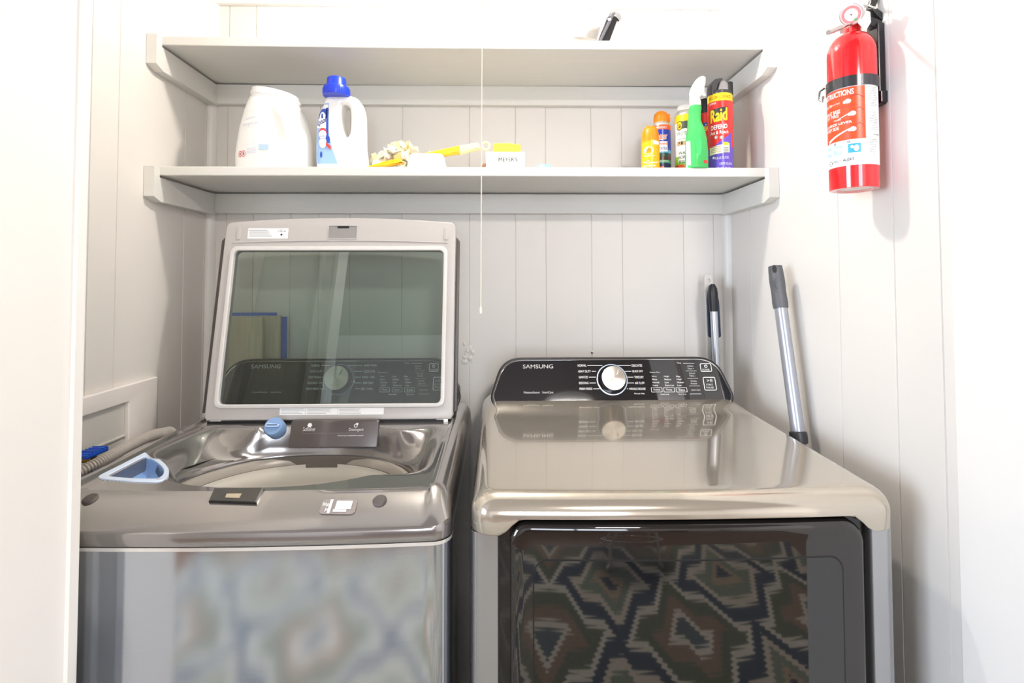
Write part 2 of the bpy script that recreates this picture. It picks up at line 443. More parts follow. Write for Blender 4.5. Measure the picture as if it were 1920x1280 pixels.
# sideboard and table seen as dark brown shapes in the dryer door
WOOD = mat('dark_wood', '5a3a26', .35, noise=.3, scale=8, stretch=(1, 1, 10))
t = thing('sideboard', (.35, -2.9, 0), 'dark wooden sideboard against the rear wall of the room behind the camera', 'sideboard')
mb = MB(); mb.box(-.75, 1.45, -3.2, -2.75, .08, .86, WOOD, .004); mb.build('body', t)
mb = MB(); mb.box(-.8, 1.5, -3.24, -2.72, .86, .90, mat('pale_top', 'c9b9a4', .25), .004); mb.build('worktop', t)
for k in range(4):
    x = -.73 + k * .55
    mb = MB(); mb.box(x, x + .52, -2.75, -2.73, .12, .82, WOOD, .004); d = mb.build('door', t)
    mb = MB(); mb.tube([(x + .46, -2.72, .62), (x + .46, -2.70, .62), (x + .46, -2.70, .72), (x + .46, -2.72, .72)], .004, CHROME); mb.build('handle', d)
for x in (-.7, 1.4):
    for y in (-3.15, -2.8):
        mb = MB(); mb.box(x - .025, x + .025, y - .025, y + .025, 0, .08, WOOD); mb.build('leg', t)
mb = MB(); mb.lathe([(.05, 0), (.12, .05), (.15, .12), (.145, .12), (.11, .055), (.001, .02)], (.95, -2.95, .90), mat('red_glaze', 'd2231c', .1, coat=.6), n=32)
tag(mb.build('bowl'), 'glossy red bowl standing on the sideboard', 'bowl')
t = thing('stool', (.55, -.95, .012), 'round seated stool with bent chrome legs standing on the rug', 'stool')
mb = MB(); mb.lathe([(.001, .60), (.17, .60), (.19, .62), (.18, .65), (.001, .66)], (.55, -.95, 0), mat('grey_fabric', '8b8782', .8, noise=.1, scale=200), n=32); mb.build('seat', t)
for k in range(4):
    a = PI / 4 + k * PI / 2; c, s = math.cos(a), math.sin(a)
    mb = MB(); mb.tube([(.55 + c * .12, -.95 + s * .12, .60), (.55 + c * .15, -.95 + s * .15, .45), (.55 + c * .2, -.95 + s * .2, .1), (.55 + c * .21, -.95 + s * .21, .028), (.55 + c * .24, -.95 + s * .24, .024)], .010, CHROME); mb.build('leg', t)
mb = MB(); mb.tube([(.55 + .185 * math.cos(2 * PI * k / 24), -.95 + .185 * math.sin(2 * PI * k / 24), .2) for k in range(25)], .007, CHROME); mb.build('foot_ring', t)

t = thing('ceiling_light', (.55, -1.15, 2.42), 'flat white round lamp body added for the fill light behind the camera', 'ceiling light')  # unseen fixture, added only to house the fill light
mb = MB(); mb.lathe([(.21, 0), (.21, -.03), (.20, -.05), (.001, -.05)], (.55, -1.15, 2.42), WHITEP, n=40); mb.build('fill_lamp_base', t)
# bulb and pull cord
LX, LY = -.04, 1.20
t = thing('ceiling_light', (LX, LY, ZC), 'bare bulb in a white ceiling lampholder over the alcove', 'ceiling light')
mb = MB(); mb.lathe([(.055, 0), (.055, -.012), (.035, -.03), (.022, -.032), (.001, -.032)], (LX, LY, ZC), WHITEP); mb.build('lampholder', t)
BU = bpy.data.materials.new('lit_bulb'); BU.use_nodes = True
bb = BU.node_tree.nodes['Principled BSDF']; bb.inputs['Base Color'].default_value = (1, 1, 1, 1)
bb.inputs['Emission Color'].default_value = (1, .93, .84, 1); bb.inputs['Emission Strength'].default_value = P_BULB * 8
mb = MB(); mb.lathe([(.012, -.03)] + [(.03 * math.sin(PI * k / 12), -.062 - .03 * math.cos(PI * (k) / 12) * -1) for k in range(2, 12)] + [(.0005, -.0925)], (LX, LY, ZC), BU, n=24); mb.build('bulb', t)
CORD = mat('cord', 'efe6d8', .7)
p0 = at(905, 0, Y=LY); p1 = at(902.5, 578, Y=LY)
mb = MB()
mb.tube([(p0.x + .004, LY - .037, ZC - .015), (p0.x + .002, LY - .037, ZC - .02), (p0.x, LY - .037, 1.9), (p1.x, LY - .037, p1.z)], .0011, CORD, n=8, caps=True)
o = mb.build('pull_cord')
tag(o, 'thin white pull cord hanging from the ceiling in front of both shelves', 'pull cord')
mb = MB(); mb.lathe([(.0012, .006), (.0026, .003), (.0032, -.004), (.0028, -.010), (.0005, -.0115)], (p1.x, LY - .037, p1.z), CORD, n=12); mb.build('pull_knob', o)

# ================================================================== shelves
def shelf(name, pf_y, thick, z_bot_px, pxl, pxr, label, yfront=1.365, sag=.004):
    pl = at(pxl, pf_y[0], Y=yfront); pr = at(pxr, pf_y[1], Y=yfront)
    zt = (pl.z + pr.z) / 2; zb = zt - thick
    t = thing(name, ((pl.x + pr.x) / 2, YB, zb), label, 'shelf')
    # board with a slight sag in the middle
    mb = MB(); n = 24; x0 = XL + .001; x1 = XR - .001
    xa = max(pl.x, x0); xb = min(pr.x, x1)
    rings = []
    for i in range(n + 1):
        q = i / n; x = xa + (xb - xa) * q; sg = -sag * (1 - (2 * q - 1) ** 2)
        rings.append([Vector((x, yfront + .001, zb + sg)), Vector((x, yfront, zb + .002 + sg)), Vector((x, yfront, zt - .002 + sg)), Vector((x, yfront + .002, zt + sg)), Vector((x, YB - .001, zt + sg)), Vector((x, YB - .001, zb + sg))])
    mb.loops(rings, SHELFP, True, True); mb.build('board', t, flat=True)
    zt2 = zt; h = .068
    mb = MB(); mb.box(XL + .0215, XR - .0215, YB - .020, YB - .0005, zb - h * .95, zb - .004, SHELFP, .0015); mb.build('back_cleat', t, flat=True)
    for s, xw in ((1, XL), (-1, XR)):
        mb = MB()
        yf = yfront - .022
        prof = [(YB - .0005, zb - .0045), (yf, zb - .0045), (yf, zb - h * .75), (yf + .035, zb - h), (YB - .0005, zb - h)]
        if True:
            prof = [(YB - .0005, zt - .0295), (yf + .0221, zt - .0295), (yf + .0221, zt - .004), (yf, zt - .004), (yf, zb - h * .84), (yf + .03, zb - h), (YB - .0005, zb - h)]
        ra = [Vector((xw + s * .0008, y, z)) for y, z in prof]; rb = [p + Vector((s * .026, 0, 0)) for p in ra]
        mb.loops([ra, rb], SHELFP, True, True); mb.build('side_bracket', t, flat=True)
    return t, zt
sh_up, ZU = shelf('shelf', (68, 75), .0235, 0, 290, 1453, 'upper painted wall shelf with a steel pan resting on it', 1.365)
sh_lo, ZL = shelf('shelf', (311, 315), .0235, 0, 288, 1456, 'lower painted wall shelf holding bottles and spray cans', 1.365, 0.)
ZS = ZL - .0005
p = at(1372, 387, X=XR - .021)
mb = MB(); mb.tube([p + Vector((-.001, a, b)) for a, b in ((.004, -.008), (0, -.012), (-.006, -.010), (-.008, -.003), (-.004, .004), (.006, .006), (.016, .004), (.020, -.002))], .0018, WHITEP, n=8)
tag(mb.build('hook'), 'little white hook screwed into right bracket of the lower shelf', 'hook')
# ================================================================== washer
WC = -.42; HW = .343; YFW = .845
wt = thing('washing_machine', (WC, 1.15, 0), 'stainless top-loading washing machine with its glass lid standing open', 'washing machine')
def deck_contour(inset, c, yf, yb=1.50, b=.012):
    return rrect(c - HW + inset, c + HW - inset, yf + inset, yb - min(inset, .02), (max(.03 - inset * .5, .012),) * 2 + (.01, .01), nx=110, ny=84, nc=8, bulge=b)
hc = (WC, 1.092); hrx, hry, hp = .245, .180, 2.25
def hole_pt(x, y, k=1.):
    a = math.atan2((y - hc[1]) / hry, (x - hc[0]) / hrx); c, s = math.cos(a), math.sin(a)
    q = (abs(c) ** hp + abs(s) ** hp) ** (-1 / hp)
    return hc[0] + hrx * k * q * c, hc[1] + hry * k * q * s
def inside(x, y, poly):
    c = False; j = len(poly) - 1
    for i in range(len(poly)):
        a, b_ = poly[i], poly[j]
        if (a[1] > y) != (b_[1] > y) and x < (b_[0] - a[0]) * (y - a[1]) / (b_[1] - a[1]) + a[0]: c = not c
        j = i
    return c
ZLO = .940
def zdeck(x, y):
    lx = x - WC; yf = YFW - .012 * max(0, 1 - (lx / HW) ** 2)
    base = .985 + .005 * sm(.95, 1.3, y)
    rec = .006 * (1 - sm(.300, .306, abs(lx)))
    r = ((abs(lx) / hrx) ** hp + (abs(y - hc[1]) / hry) ** hp) ** (1 / hp)
    wdt = 1.06 + .42 * sm(.16, .27, abs(lx - .02))
    drop = .062 * (1 - sm(1.0, wdt, r) ** .8) * (1 - sm(.245, .297, abs(lx))) * sm(.96 + .095 * (1 - sm(-.17, -.12, lx)), 1.06 + .055 * (1 - sm(-.17, -.12, lx)), y)
    z = base - rec - drop
    es = HW - abs(lx); gs_ = math.sqrt(max(0, 1 - (1 - min(1, es / .034)) ** 2))
    gf = min(1, max(0, (y - yf)) / .066); gf = gf * (1.35 - .35 * gf)
    return ZLO + (z - ZLO) * gs_ * gf if gs_ * gf < 1 else z
def Dk(px, py, z=None):
    d = ray(px, py); t_ = .83 / d.y
    while t_ < 2:
        p = CP + d * t_
        if p.y > YFW - .011 and p.z < zdeck(p.x, p.y): return p
        t_ += .0005
    return p
tray_out = [tuple(at(px, py, Z=.980))[:2] for px, py in ((171, 893), (200, 872), (236, 853), (258, 850), (285, 855), (305, 866), (318, 880), (316, 893), (305, 901), (290, 903), (240, 902), (185, 897))]
tc_ = Vector((sum(p[0] for p in tray_out) / 12 + .012, sum(p[1] for p in tray_out) / 12))
tray_out = rpoly([(max(x, WC - .298), y) for x, y in tray_out], .02, 3)
tray_mid = [(tc_.x + (x - tc_.x) * .98, tc_.y + (y - tc_.y) * .98) for x, y in tray_out]
rings = []
for z, ins in ((.919, .0), (.922, -.001), (.938, 0.0)):
    rings.append([Vector((x, y, z)) for x, y in deck_contour(ins, WC, YFW)])
for ins in (.0012, .003, .006, .010, .016, .023, .030, .035, .038, .042, .046, .054, .065):
    rings.append([Vector((x, y, zdeck(x, y))) for x, y in deck_contour(ins, WC, YFW)])
last = deck_contour(.065, WC, YFW); hl = [hole_pt(x, y) for x, y in last]
NR = 72
for i in range(1, NR + 1):
    k = i / NR
    ring = []
    for (x, y), (hx, hy) in zip(last, hl):
        X = x + (hx - x) * k; Y_ = y + (hy - y) * k; z = zdeck(X, Y_)
        if inside(X, Y_, tray_mid): z -= .09
        ring.append(Vector((X, Y_, z)))
    rings.append(ring)
for k, dz in ((.992, -.003), (.985, -.010), (.985, -.035)):
    rings.append([Vector((*hole_pt(x, y, k), zdeck(*hole_pt(x, y)) + dz)) for x, y in last])
mb = MB(); mb.loops(rings, CHAMP); mb.build('top_cover', wt, ang=33, mod='open')
# cabinet sides and stainless front
mb = MB()
c1 = [(x, y) for x, y in rrect(WC - HW + .004, WC + HW - .004, YFW + .012, 1.50, .02)]
mb.loops([[Vector((x, y, z)) for x, y in c1] for z in (.03, .915)], BLACK, True, False)
mb.build('cabinet', wt, ang=40)
def front_strip(y_off=0., x0=-HW, x1=HW, ext=.02, r=.028, c=WC, yf=YFW, bul=.012, n=40):
    pts = []
    pts.append((c + x0, yf + r + ext))
    for k in range(7):
        a = PI / 2 * k / 6; pts.append((c + x0 + r - r * math.cos(a), yf + r - r * math.sin(a)))
    for k in range(1, n): pts.append((c + x0 + r + (x1 - x0 - 2 * r) * k / n, yf))
    for k in range(7):
        a = PI / 2 * (1 - k / 6); pts.append((c + x1 - r + r * math.cos(a), yf + r - r * math.sin(a)))
    pts.append((c + x1, yf + r + ext))
    h = (x1 - x0) / 2; m_ = c + (x0 + x1) / 2
    return [(x, y - bul * max(0, 1 - ((x - m_) / h) ** 2) + y_off) for x, y in pts]
mb = MB(); a = front_strip(.001)
mb.loops([[Vector((x, y, z)) for x, y in a] for z in (.914, .60, .30, .05)], STEEL, closed=False)
mb.build('front_panel', wt, ang=50, mod='open')
mb = MB(); a = front_strip(-.0015, -HW - .001, HW + .001)
mb.loops([[Vector((x, y, z)) for x, y in a] for z in (.9135, .919)], mat('bright_trim', 'e6e4e0', .2, .6), closed=False); mb.build('trim_strip', wt, mod='open')
for sx_ in (-.3, .3):
    for sy_ in (.90, 1.44):
        mb = MB(); mb.lathe([(.022, 0), (.022, .015), (.012, .018), (.012, .032)], (WC + sx_, sy_, 0), BLACKM, n=16); mb.build('foot', wt)
# tub
mb = MB(); mb.lathe([(.262, .930), (.262, .905), (.236, .903), (.236, .896)], (WC, 1.087, 0), BLACKM, n=96, cap=False, sy=.86); mb.build('tub_seal', wt, mod='open')
mb = MB(); mb.lathe([(.248, .898), (.242, .911), (.232, .912), (.226, .905), (.224, .895)], (WC, 1.08, 0), mat('grey_tub_cover', 'a29c93', .3), n=96, cap=False, sy=.86); mb.build('tub_cover', wt, mod='open')
mb = MB(); mb.lathe([(.222, .895), (.222, .885), (.219, .880), (.219, .858), (.222, .852), (.221, .56), (.20, .55), (.06, .545), (.05, .57), (.0005, .60)], (WC, 1.08, 0), TUBP, n=96, cap=False, sy=.86); mb.build('wash_basket', wt, mod='open')
# detergent scoop tray
mb = MB()
def tz(k, x, y): return (tc_.x + (x - tc_.x) * k, tc_.y + (y - tc_.y) * k)
rg = []
for k, dz in ((1.0, -.003), (1.0, .0012), (.985, .0022), (.80, .0018), (.775, .0003), (.765, -.004), (.75, -.018), (.70, -.024), (.62, -.026), (.3, -.027), (.01, -.027)):
    rg.append([Vector((*tz(k, x, y), zdeck(*tz(max(k, .8), x, y)) + dz)) for x, y in tray_out])
mb.loops(rg[:5], mat('ice_blue_rim', 'd3e2f8', .25)); mb.loops(rg[4:], mat('sky_blue_cup', '8fb4ea', .2)); mb.build('detergent_tray', wt, mod='open')
# bumpers, latch, sticker
for px, py in ((169, 936), (712, 939)):
    p = Dk(px, py); z = p.z
    mb = MB(); mb.lathe([(.0115, -.003), (.0115, .0015), (.009, .0035), (.0005, .004)], (p.x, p.y, z), mat('dark_rubber', '4c4644', .5), n=24, axis=(0, -.45, .9)); mb.build('rubber_bumper', wt)
pa = at(443, 932, Z=.966)
mb = MB(); q = [Dk(x, y) for x, y in ((392, 943), (403, 919), (496, 918), (482, 946))]
top_ = [v + Vector((0, -.0015, .004)) for v in q]; c4 = sum(top_, Vector()) / 4
mb.loops([[v - Vector((0, 0, .004)) for v in q], q, top_, [c4 + (v - c4) * .93 + Vector((0, -.0003, .001)) for v in top_]], mat('latch_black', '1d1b1b', .15, coat=.5), False, True); la = mb.build('lid_latch', wt, ang=20)
mb = MB(); q2 = [c4 + (v - c4) * .3 + Vector((-.003, -.002, -.001)) for v in top_]; mb.loops([q2, [v + Vector((0, -.0012, .0012)) for v in q2]], mat('striker_brass', 'b8ad96', .35, .4), True, True); mb.build('striker', la)
PO = Dk(635, 951)
def fdk(u, v, w=0.): X = PO.x + u; Y = PO.y + v; return Vector((X, Y - w * .5, zdeck(X, Y) + w))
def dbox(x0, y0, x1, y1):
    a = Dk(x0, y1) - PO; b_ = Dk(x1, y0) - PO; return a.x, b_.x, a.y, b_.y
mb = MB()
SG = mat('sticker_grey', '8a817e', .3)
a_, b_, c_, d_ = dbox(597, 937, 672, 965)
mb.strip(SG, fdk, a_, b_, lambda t: c_ + .004 * (abs(2 * t - 1) ** 12), lambda t: d_ - .004 * (abs(2 * t - 1) ** 12), n=24, k=6, w=.0012)
for (s_, *bx_) in (('Water', 604, 944, 624, 951), ('Jet', 608, 954, 620, 961)): mb.text(s_, PRINTW, fdk, *dbox(*bx_), w=.0026)
for bx_ in ((628, 941, 662, 956), (618, 938, 621, 964), (624, 957, 650, 961)):
    a_, b_, c_, d_ = dbox(*bx_); mb.strip(PRINTW, fdk, a_, b_, c_, d_, n=4, k=3, w=.0022)
o = mb.build('worn_sticker', wt, flat=True); o['label'] = 'worn grey and white sticker'
# dispenser front with writing
PP = Plane((WC, 1.240, .925), (1, 0, 0), (0, .018, .060))
mb = MB(); x0, x1, v0, v1 = PP.box(541, 786, 710, 836)
mb.slab([rpoly([(x0, v0 - .004), (x1, v0 - .004), (x1, v1), (x0, v1)], (.002, .002, .008, .008))], -.02, .0, mat('dispenser_grey', '66605f', .18, .5, coat=.6), PP.fm, .0015)
T(mb, PP, 'Softener', 568, 800, 592, 808, PRINTW, bold=.01); T(mb, PP, 'Detergent', 654, 802, 682, 809, PRINTW, bold=.01)
R(mb, PP, 566, 811.2, 682, 812.2, PRINTW, .0004); T(mb, PP, 'For best results, use High-efficiency detergent', 633, 815, 682, 818, PRINTW)
c_ = PP.uv(581, 797); mb.ell(PRINTW, PP.fm, c_[0], c_[1], .0045, .0045, w=.0004)
for q in range(6):
    a = q * PI / 3; mb.ell(PRINTW, PP.fm, c_[0] + .0042 * math.cos(a), c_[1] + .0042 * math.sin(a), .0016, .0016, 8, w=.0004)
c_ = PP.uv(668, 797); mb.ell(PRINTW, PP.fm, c_[0] - .001, c_[1] - .001, .0042, .0042, w=.0004, hole=.7); mb.ell(PRINTW, PP.fm, c_[0] + .002, c_[1] + .003, .003, .0022, 10, w=.0004)
mb.build('dispenser_panel', wt, ang=30)
p = PP.fm(*PP.uv(515, 801), .0)
mb = MB(); ax = Vector((0, -.75, .5)).normalized()
mb.lathe([(.022, -.02), (.023, .006), (.020, .011), (.0005, .013)], p, BLUED, n=28, axis=ax)
F3 = pmap(p + ax * .0125, (1, 0, 0), Vector((1, 0, 0)).cross(ax) * -1)
mb.slab([rpoly([(-.016, -.005), (.016, -.005), (.018, .002), (-.014, .006)], .005)], 0, .006, BLUEP, F3, .001)
mb.slab([rpoly([(-.012, -.0015), (.012, -.0015), (.012, .0012), (-.012, .0012)], .001)], .0055, .0064, mat('slot_grey', '56657c', .4), F3)
mb.build('dispenser_knob', wt)['label'] = 'pale blue knob'
# ---- lid
LV = Vector((0, .092, .499)); LC = -.414
PL = Plane((LC, 1.30, .988), (1, 0, 0), LV)
LL = LV.length
lid = MB()
hwL = .302
out = []
n = 20
top_y = LL
out = [(-hwL, .012), (-hwL + .006, .002), (hwL - .006, .002), (hwL, .012), (hwL - .001, LL - .020)]
out += [(hwL - .004, LL - .010), (hwL - .012, LL - .0035)] + [(hwL - .012 - (2 * hwL - .024) * k / n, LL - .0035 + .013 * (1 - (2 * k / n - 1) ** 2)) for k in range(1, n)] + [(-hwL + .012, LL - .0035), (-hwL + .004, LL - .010), (-hwL + .001, LL - .020)]
inner = rrect(-.270, .270, .040, .427, .012, 4, 4, 4)
lid.slab([out, inner], -.022, .0, GREYP, PL.fm, .004, 3)
# raised lip round the glass and cross band
lip_o = rrect(-.281, .281, .031, .438, .018, 4, 4, 4); lip_i = rrect(-.2705, .2705, .0405, .4265, .012, 4, 4, 4)
lid.slab([lip_o, lip_i], -.002, .005, mat('lip_plastic', 'd2d0ce', .25), PL.fm, .002, 2)
lid.tube([PL.fm(-.28 + .56 * k / 20, .4475 + .006 * (1 - (k / 10 - 1) ** 2), .0005) for k in range(21)], .0018, GREYP, 6)
for s in (-1, 1):
    u, v = PL.uv(448 if s < 0 else 836, 438)
    lid.slab([rpoly([(u - .006, v - .017), (u + .006, v - .017), (u + .006, v + .017), (u - .006, v + .017)], .006)], -.001, .002, GREYP, PL.fm, .001)
lo = lid.build('lid', wt)
mb = MB(); a_, b_, c_, d_ = PL.box(614, 423, 671, 448)
mb.slab([rpoly([(a_, c_), (b_, c_), (b_, d_), (a_, d_)], .002), rpoly([(a_ + .002, c_ + .002), (b_ - .002, c_ + .002), (b_ - .002, d_ - .001), (a_ + .002, d_ - .001)], .001)], -.001, .0018, GREYP, PL.fm)
a2, b2, c2, d2 = PL.box(633, 423, 655, 428); mb.strip(BLACKM, PL.fm, a2, b2, c2, d2, w=.001)
mb.strip(mat('latch_recess', '8f8c8b', .4), PL.fm, a_ + .002, b_ - .002, c_ + .002, d_ - .001, w=.0005)
mb.build('latch_recess', lo, flat=True)
# glass
LG = bpy.data.materials.new('tinted_lid_glass'); LG.use_nodes = True
nt = LG.node_tree; nt.nodes.remove(nt.nodes['Principled BSDF'])
tr = nt.nodes.new('ShaderNodeBsdfTransparent'); tr.inputs[0].default_value = (.50, .59, .54, 1)
gs = nt.nodes.new('ShaderNodeBsdfGlossy'); gs.inputs['Roughness'].default_value = .015; gs.inputs[0].default_value = (.9, .97, .95, 1)
fr = nt.nodes.new('ShaderNodeFresnel'); fr.inputs[0].default_value = 1.9
mx = nt.nodes.new('ShaderNodeMixShader')
nt.links.new(fr.outputs[0], mx.inputs[0]); nt.links.new(tr.outputs[0], mx.inputs[1]); nt.links.new(gs.outputs[0], mx.inputs[2]); nt.links.new(mx.outputs[0], nt.nodes['Material Output'].inputs[0])
mb = MB(); mb.add([PL.fm(u, v, -.006) for u, v in ((-.272, .038), (.272, .038), (.272, .429), (-.272, .429))], [(0, 1, 2, 3)], LG)
mb.build('lid_glass', lo, flat=True, mod='open')['label'] = 'tinted see-through glass'
for s in (-1, 1):
    mb = MB(); 
    mb.slab([[(s * (hwL + .0005), .02), (s * (hwL + .0085), .02), (s * (hwL + .0085), .455), (s * (hwL + .0005), .465)]], -.030, -.006, mat('gasket_brown', '4a4443', .35), PL.fm, .001); mb.build('edge_gasket', lo)
    mb = MB(); u = s * .275 ; mb.slab([rpoly([(u - .014, -.010), (u + .014, -.010), (u + .014, .004), (u - .014, .004)], .002)], -.012, -.002, WHITEP, PL.fm, .001); mb.build('hinge', lo)
mb = MB(); a_, b_, c_, d_ = PL.box(464, 428, 541, 447); mb.slab([[(a_, c_), (b_, c_), (b_, d_), (a_, d_)]], 0, .0006, PRINTW, PL.fm)
random.seed(5)
for k in range(4): R(mb, PL, 467, 431 + k * 3.6, 467 + random.uniform(18, 45), 432 + k * 3.6, PRINTG, .0009)
T(mb, PL, 'c UL us', 522, 430, 536, 435, PRINTK, w=.0009); c_ = PL.uv(528, 440); mb.ell(PRINTK, PL.fm, c_[0], c_[1], .0028, .0028, w=.0009)
mb.build('rating_label', lo, flat=True)
mb = MB(); a_, b_, c_, d_ = PL.box(524, 759, 720, 778); mb.slab([[(a_, c_), (b_, c_), (b_, d_), (a_, d_)]], 0, .0006, PRINTW, PL.fm)
T(mb, PL, 'WARNING  AVERTISSEMENT  ADVERTENCIA', 530, 760.5, 592, 763, PRINTK, w=.0009)
for x in (527, 576, 636):
    for k in range(4): R(mb, PL, x, 766.5 + k * 2.6, x + random.uniform(34, 46), 767.4 + k * 2.6, PRINTG, .0009)
for x in (573, 633): R(mb, PL, x, 763, x + .6, 777, PRINTG, .0009)
mb.build('warning_label', lo, flat=True)
mb = MB(); mb.box(WC - .285, WC + .285, 1.296, 1.318, .978, .989, BLACKM); mb.build('hinge_slot', wt, flat=True)

# ---- consoles
def console(root, cx, washer):
    PY0, PZ0 = 1.376, 1.006
    V = Vector((0, .046, .118)); C = Plane((cx, PY0, PZ0), (1, 0, 0), V); L = V.length
    outl = rpoly([(-.312, -.006), (.312, -.006), (.321, .018), (.288, L - .004), (-.288, L - .004), (-.321, .018)], (.006, .006, .02, .05, .05, .02), 7)
    def sc(l, d): 
        return [(x * (1 - d / .32), .058 + (y - .058) * (1 - d / .066)) for x, y in l]
    # housing behind
    mb = MB()
    bk = lambda u, v, w=0.: C.fm(u, v, 0) + Vector((0, w, 0))
    mb.slab([[(x * 1.002, y - .001) for x, y in outl]], .004, .022, BLACKM, bk, .003); mb.slab([[(x * .98, min(y, .05)) for x, y in outl]], .02, .105, BLACKM, bk, .003); mb.build('console_housing', root)
    mb = MB(); mb.slab([outl, sc(outl, .006)], -.006, .004, BLACKM, C.fm, .002); mb.slab([sc(outl, .0055), sc(outl, .0075)], -.004, .0045, CHROME, C.fm)
    mb.build('panel_rim', root)
    mb = MB(); mb.slab([sc(outl, .0072)], -.004, .003, PANEL, C.fm)
    w = .0034
    cpx = 1147 if not washer else 636
    if not washer: fx = lambda x: x
    else: fx = lambda x: x - 509
    def tt(s, a, b_, c_, d_, **k): T(mb, C, s, fx(a), b_, fx(c_), d_, PRINTW, w=w, **k)
    def line(a, b_, c_, d_): R(mb, C, fx(a), b_, fx(c_), d_, PRINTW, w=w, n=1)
    off = -3 if washer else 0
    tt('SAMSUNG', 980.5, 683.5, 1036.5, 691, bold=.012)
    tt('ActiveWaterJet   SmartCare' if washer else 'MoistureSensor   SmartCare', 982, 733.5, 1037, 738, bold=.012)
    Lf = [('NORMAL', 1083, 1099), ('HEAVY DUTY', 1084, 1107), ('SANITIZE', 1085, 1101.5), ('BEDDING', 1085.5, 1103), ('PERM PRESS', 1086.5, 1110)]
    if washer: Lf = [('NORMAL', 1093, 1110), ('HEAVY DUTY', 1091, 1114), ('DEEP WASH', 1088, 1111), ('BEDDING', 1086, 1105), ('PERM PRESS', 1083, 1108)]
    for i, (s, a, b_) in enumerate(Lf):
        y = 685.5 + i * 10.9; tt(s, a, y - 2.2, b_, y + 2.2)
        if i: line(b_ + 2, y - .45, 1117 if i in (1, 2, 3) else 1124, y + .45)
        else: line(b_ + 2, y - .45, 1129, y + .45)
    Rt = [('DELICATES', 1184, 1203), ('QUICK DRY', 1185, 1204.5), ('TIME DRY', 1189, 1206), ('AIR FLUFF', 1190, 1207.5), ('WRINKLE RELEASE', 1179, 1209.5)]
    if washer: Rt = [('QUICK WASH', 1192, 1216), ('DELICATES', 1192, 1213), ('RINSE + SPIN', 1189, 1212), ('SPIN ONLY', 1190, 1210), ('SELF CLEAN', 1186, 1209)]
    for i, (s, a, b_) in enumerate(Rt):
        y = 685.5 + i * 10.9; tt(s, a, y - 2.2, b_, y + 2.2)
        line((1157 if i == 0 else 1167 if i == 1 else 1175), y - .45, a - 2, y + .45)
    if not washer: tt('Manual Only', 1189, 736.5, 1208, 740);
    tt('Time', 1268, 679.5, 1276, 682); line(1280, 681, 1301, 681.7)
    for r_, rowt in enumerate((('Very', 'High', 'Max'), ('More', 'Medium', 'High'), ('Normal', 'Low', 'Medium'), ('Less', 'Extra Low', 'Low'))):
        for c3, s in enumerate(rowt):
            x = 1221.5 + c3 * 23 + r_ * .8; y = 706 + r_ * 5.5; tt(s, x, y - 1.6, x + 3.1 * len(s) ** .75, y + 1.6)
    tt('Sensor Dry' if not washer else 'Sensor', 1218, 697, 1236, 699.5)
    for c3, s in enumerate(('Dryness', 'Temp.', 'Time') if not washer else ('Temp.', 'Spin', 'Soil')):
        x0 = 1221 + c3 * 23.2
        a_, b_, c_, d_ = C.box(fx(x0), 726.5, fx(x0 + 19.5), 735.5)
        mb.slab([rpoly([(a_, c_), (b_, c_), (b_, d_), (a_, d_)], .002), rpoly([(a_ + .0008, c_ + .0008), (b_ - .0008, c_ + .0008), (b_ - .0008, d_ - .0008), (a_ + .0008, d_ - .0008)], .0015)], w - .0004, w, PRINTW, C.fm)
        tt(s, x0 + 4, 729, x0 + 15.5, 733)
    tt('Child Lock' if not washer else 'Soak', 1238, 738, 1254, 740.5); tt('Eco Dry' if not washer else 'Eco', 1272, 738, 1286, 740.5)
    for k, (a1, b1, y) in enumerate((('Adjust', 'Time +', 689), ('Adjust', 'Time -', 702.5), ('Wrinkle', 'Prevent', 717)) if not washer else (('Extra', 'Rinse', 689), ('Pre', 'Soak', 702.5), ('Delay', 'End', 717))):
        x = 1288 + k * 3.2; tt(a1, x, y - 4, x + 11, y - .8, bold=.01); tt(b1, x + .5, y + .6, x + 11.8, y + 3.8, bold=.01); line(x - 3, y + 6.4, x + 17, y + 7)
    tt('Smart Care', 1296, 729.2, 1312, 732.6, bold=.01); line(1293, 738.3, 1314, 739)
    for (x0, y0, x1, y1) in ((1313.5, 681.5, 1332, 697), (1320.5, 707, 1339.5, 732)):
        a_, b_, c_, d_ = C.box(fx(x0), y0, fx(x1), y1)
        mb.slab([rpoly([(a_, c_), (b_, c_), (b_, d_), (a_, d_)], .004), rpoly([(a_ + .0014, c_ + .0014), (b_ - .0014, c_ + .0014), (b_ - .0014, d_ - .0014), (a_ + .0014, d_ - .0014)], .003)], w - .0004, w, PRINTW, C.fm)
    u, v = C.uv(fx(1322.5), 686.8); mb.ell(PRINTW, C.fm, u, v, .0042, .0042, w=w, hole=.68)
    mb.strip(PRINTW, C.fm, u - .0004, u + .0004, v, v + .0045, n=1, w=w + .0002)
    tt('POWER', 1316.5, 691.5, 1329.5, 695, bold=.015); tt('START', 1323.5, 719.5, 1336, 723, bold=.015); tt('PAUSE', 1324.2, 725, 1337, 728.5, bold=.015); tt('>II', 1325, 710.5, 1334, 716.5, bold=.02)
    cp = mb.build('control_panel', root, ang=20)
    # knob
    u, v = C.uv(cpx, 712)
    base = C.fm(u, v, .003); z_ = C.N; x_ = C.U; y_ = z_.cross(x_)
    M = Matrix(((x_.x, y_.x, z_.x, base.x), (x_.y, y_.y, z_.y, base.y), (x_.z, y_.z, z_.z, base.z), (0, 0, 0, 1)))
    mb = MB(); mb.lathe([(.0385, 0), (.0385, .003), (.0410, .003), (.0410, 0), (.0385, 0)], (0, 0, 0), mat('ring_steel_blue', '93a4b8', .2, .8), n=64, cap=False)
    mb.build('dial_ring', cp, M=M, mod='open')
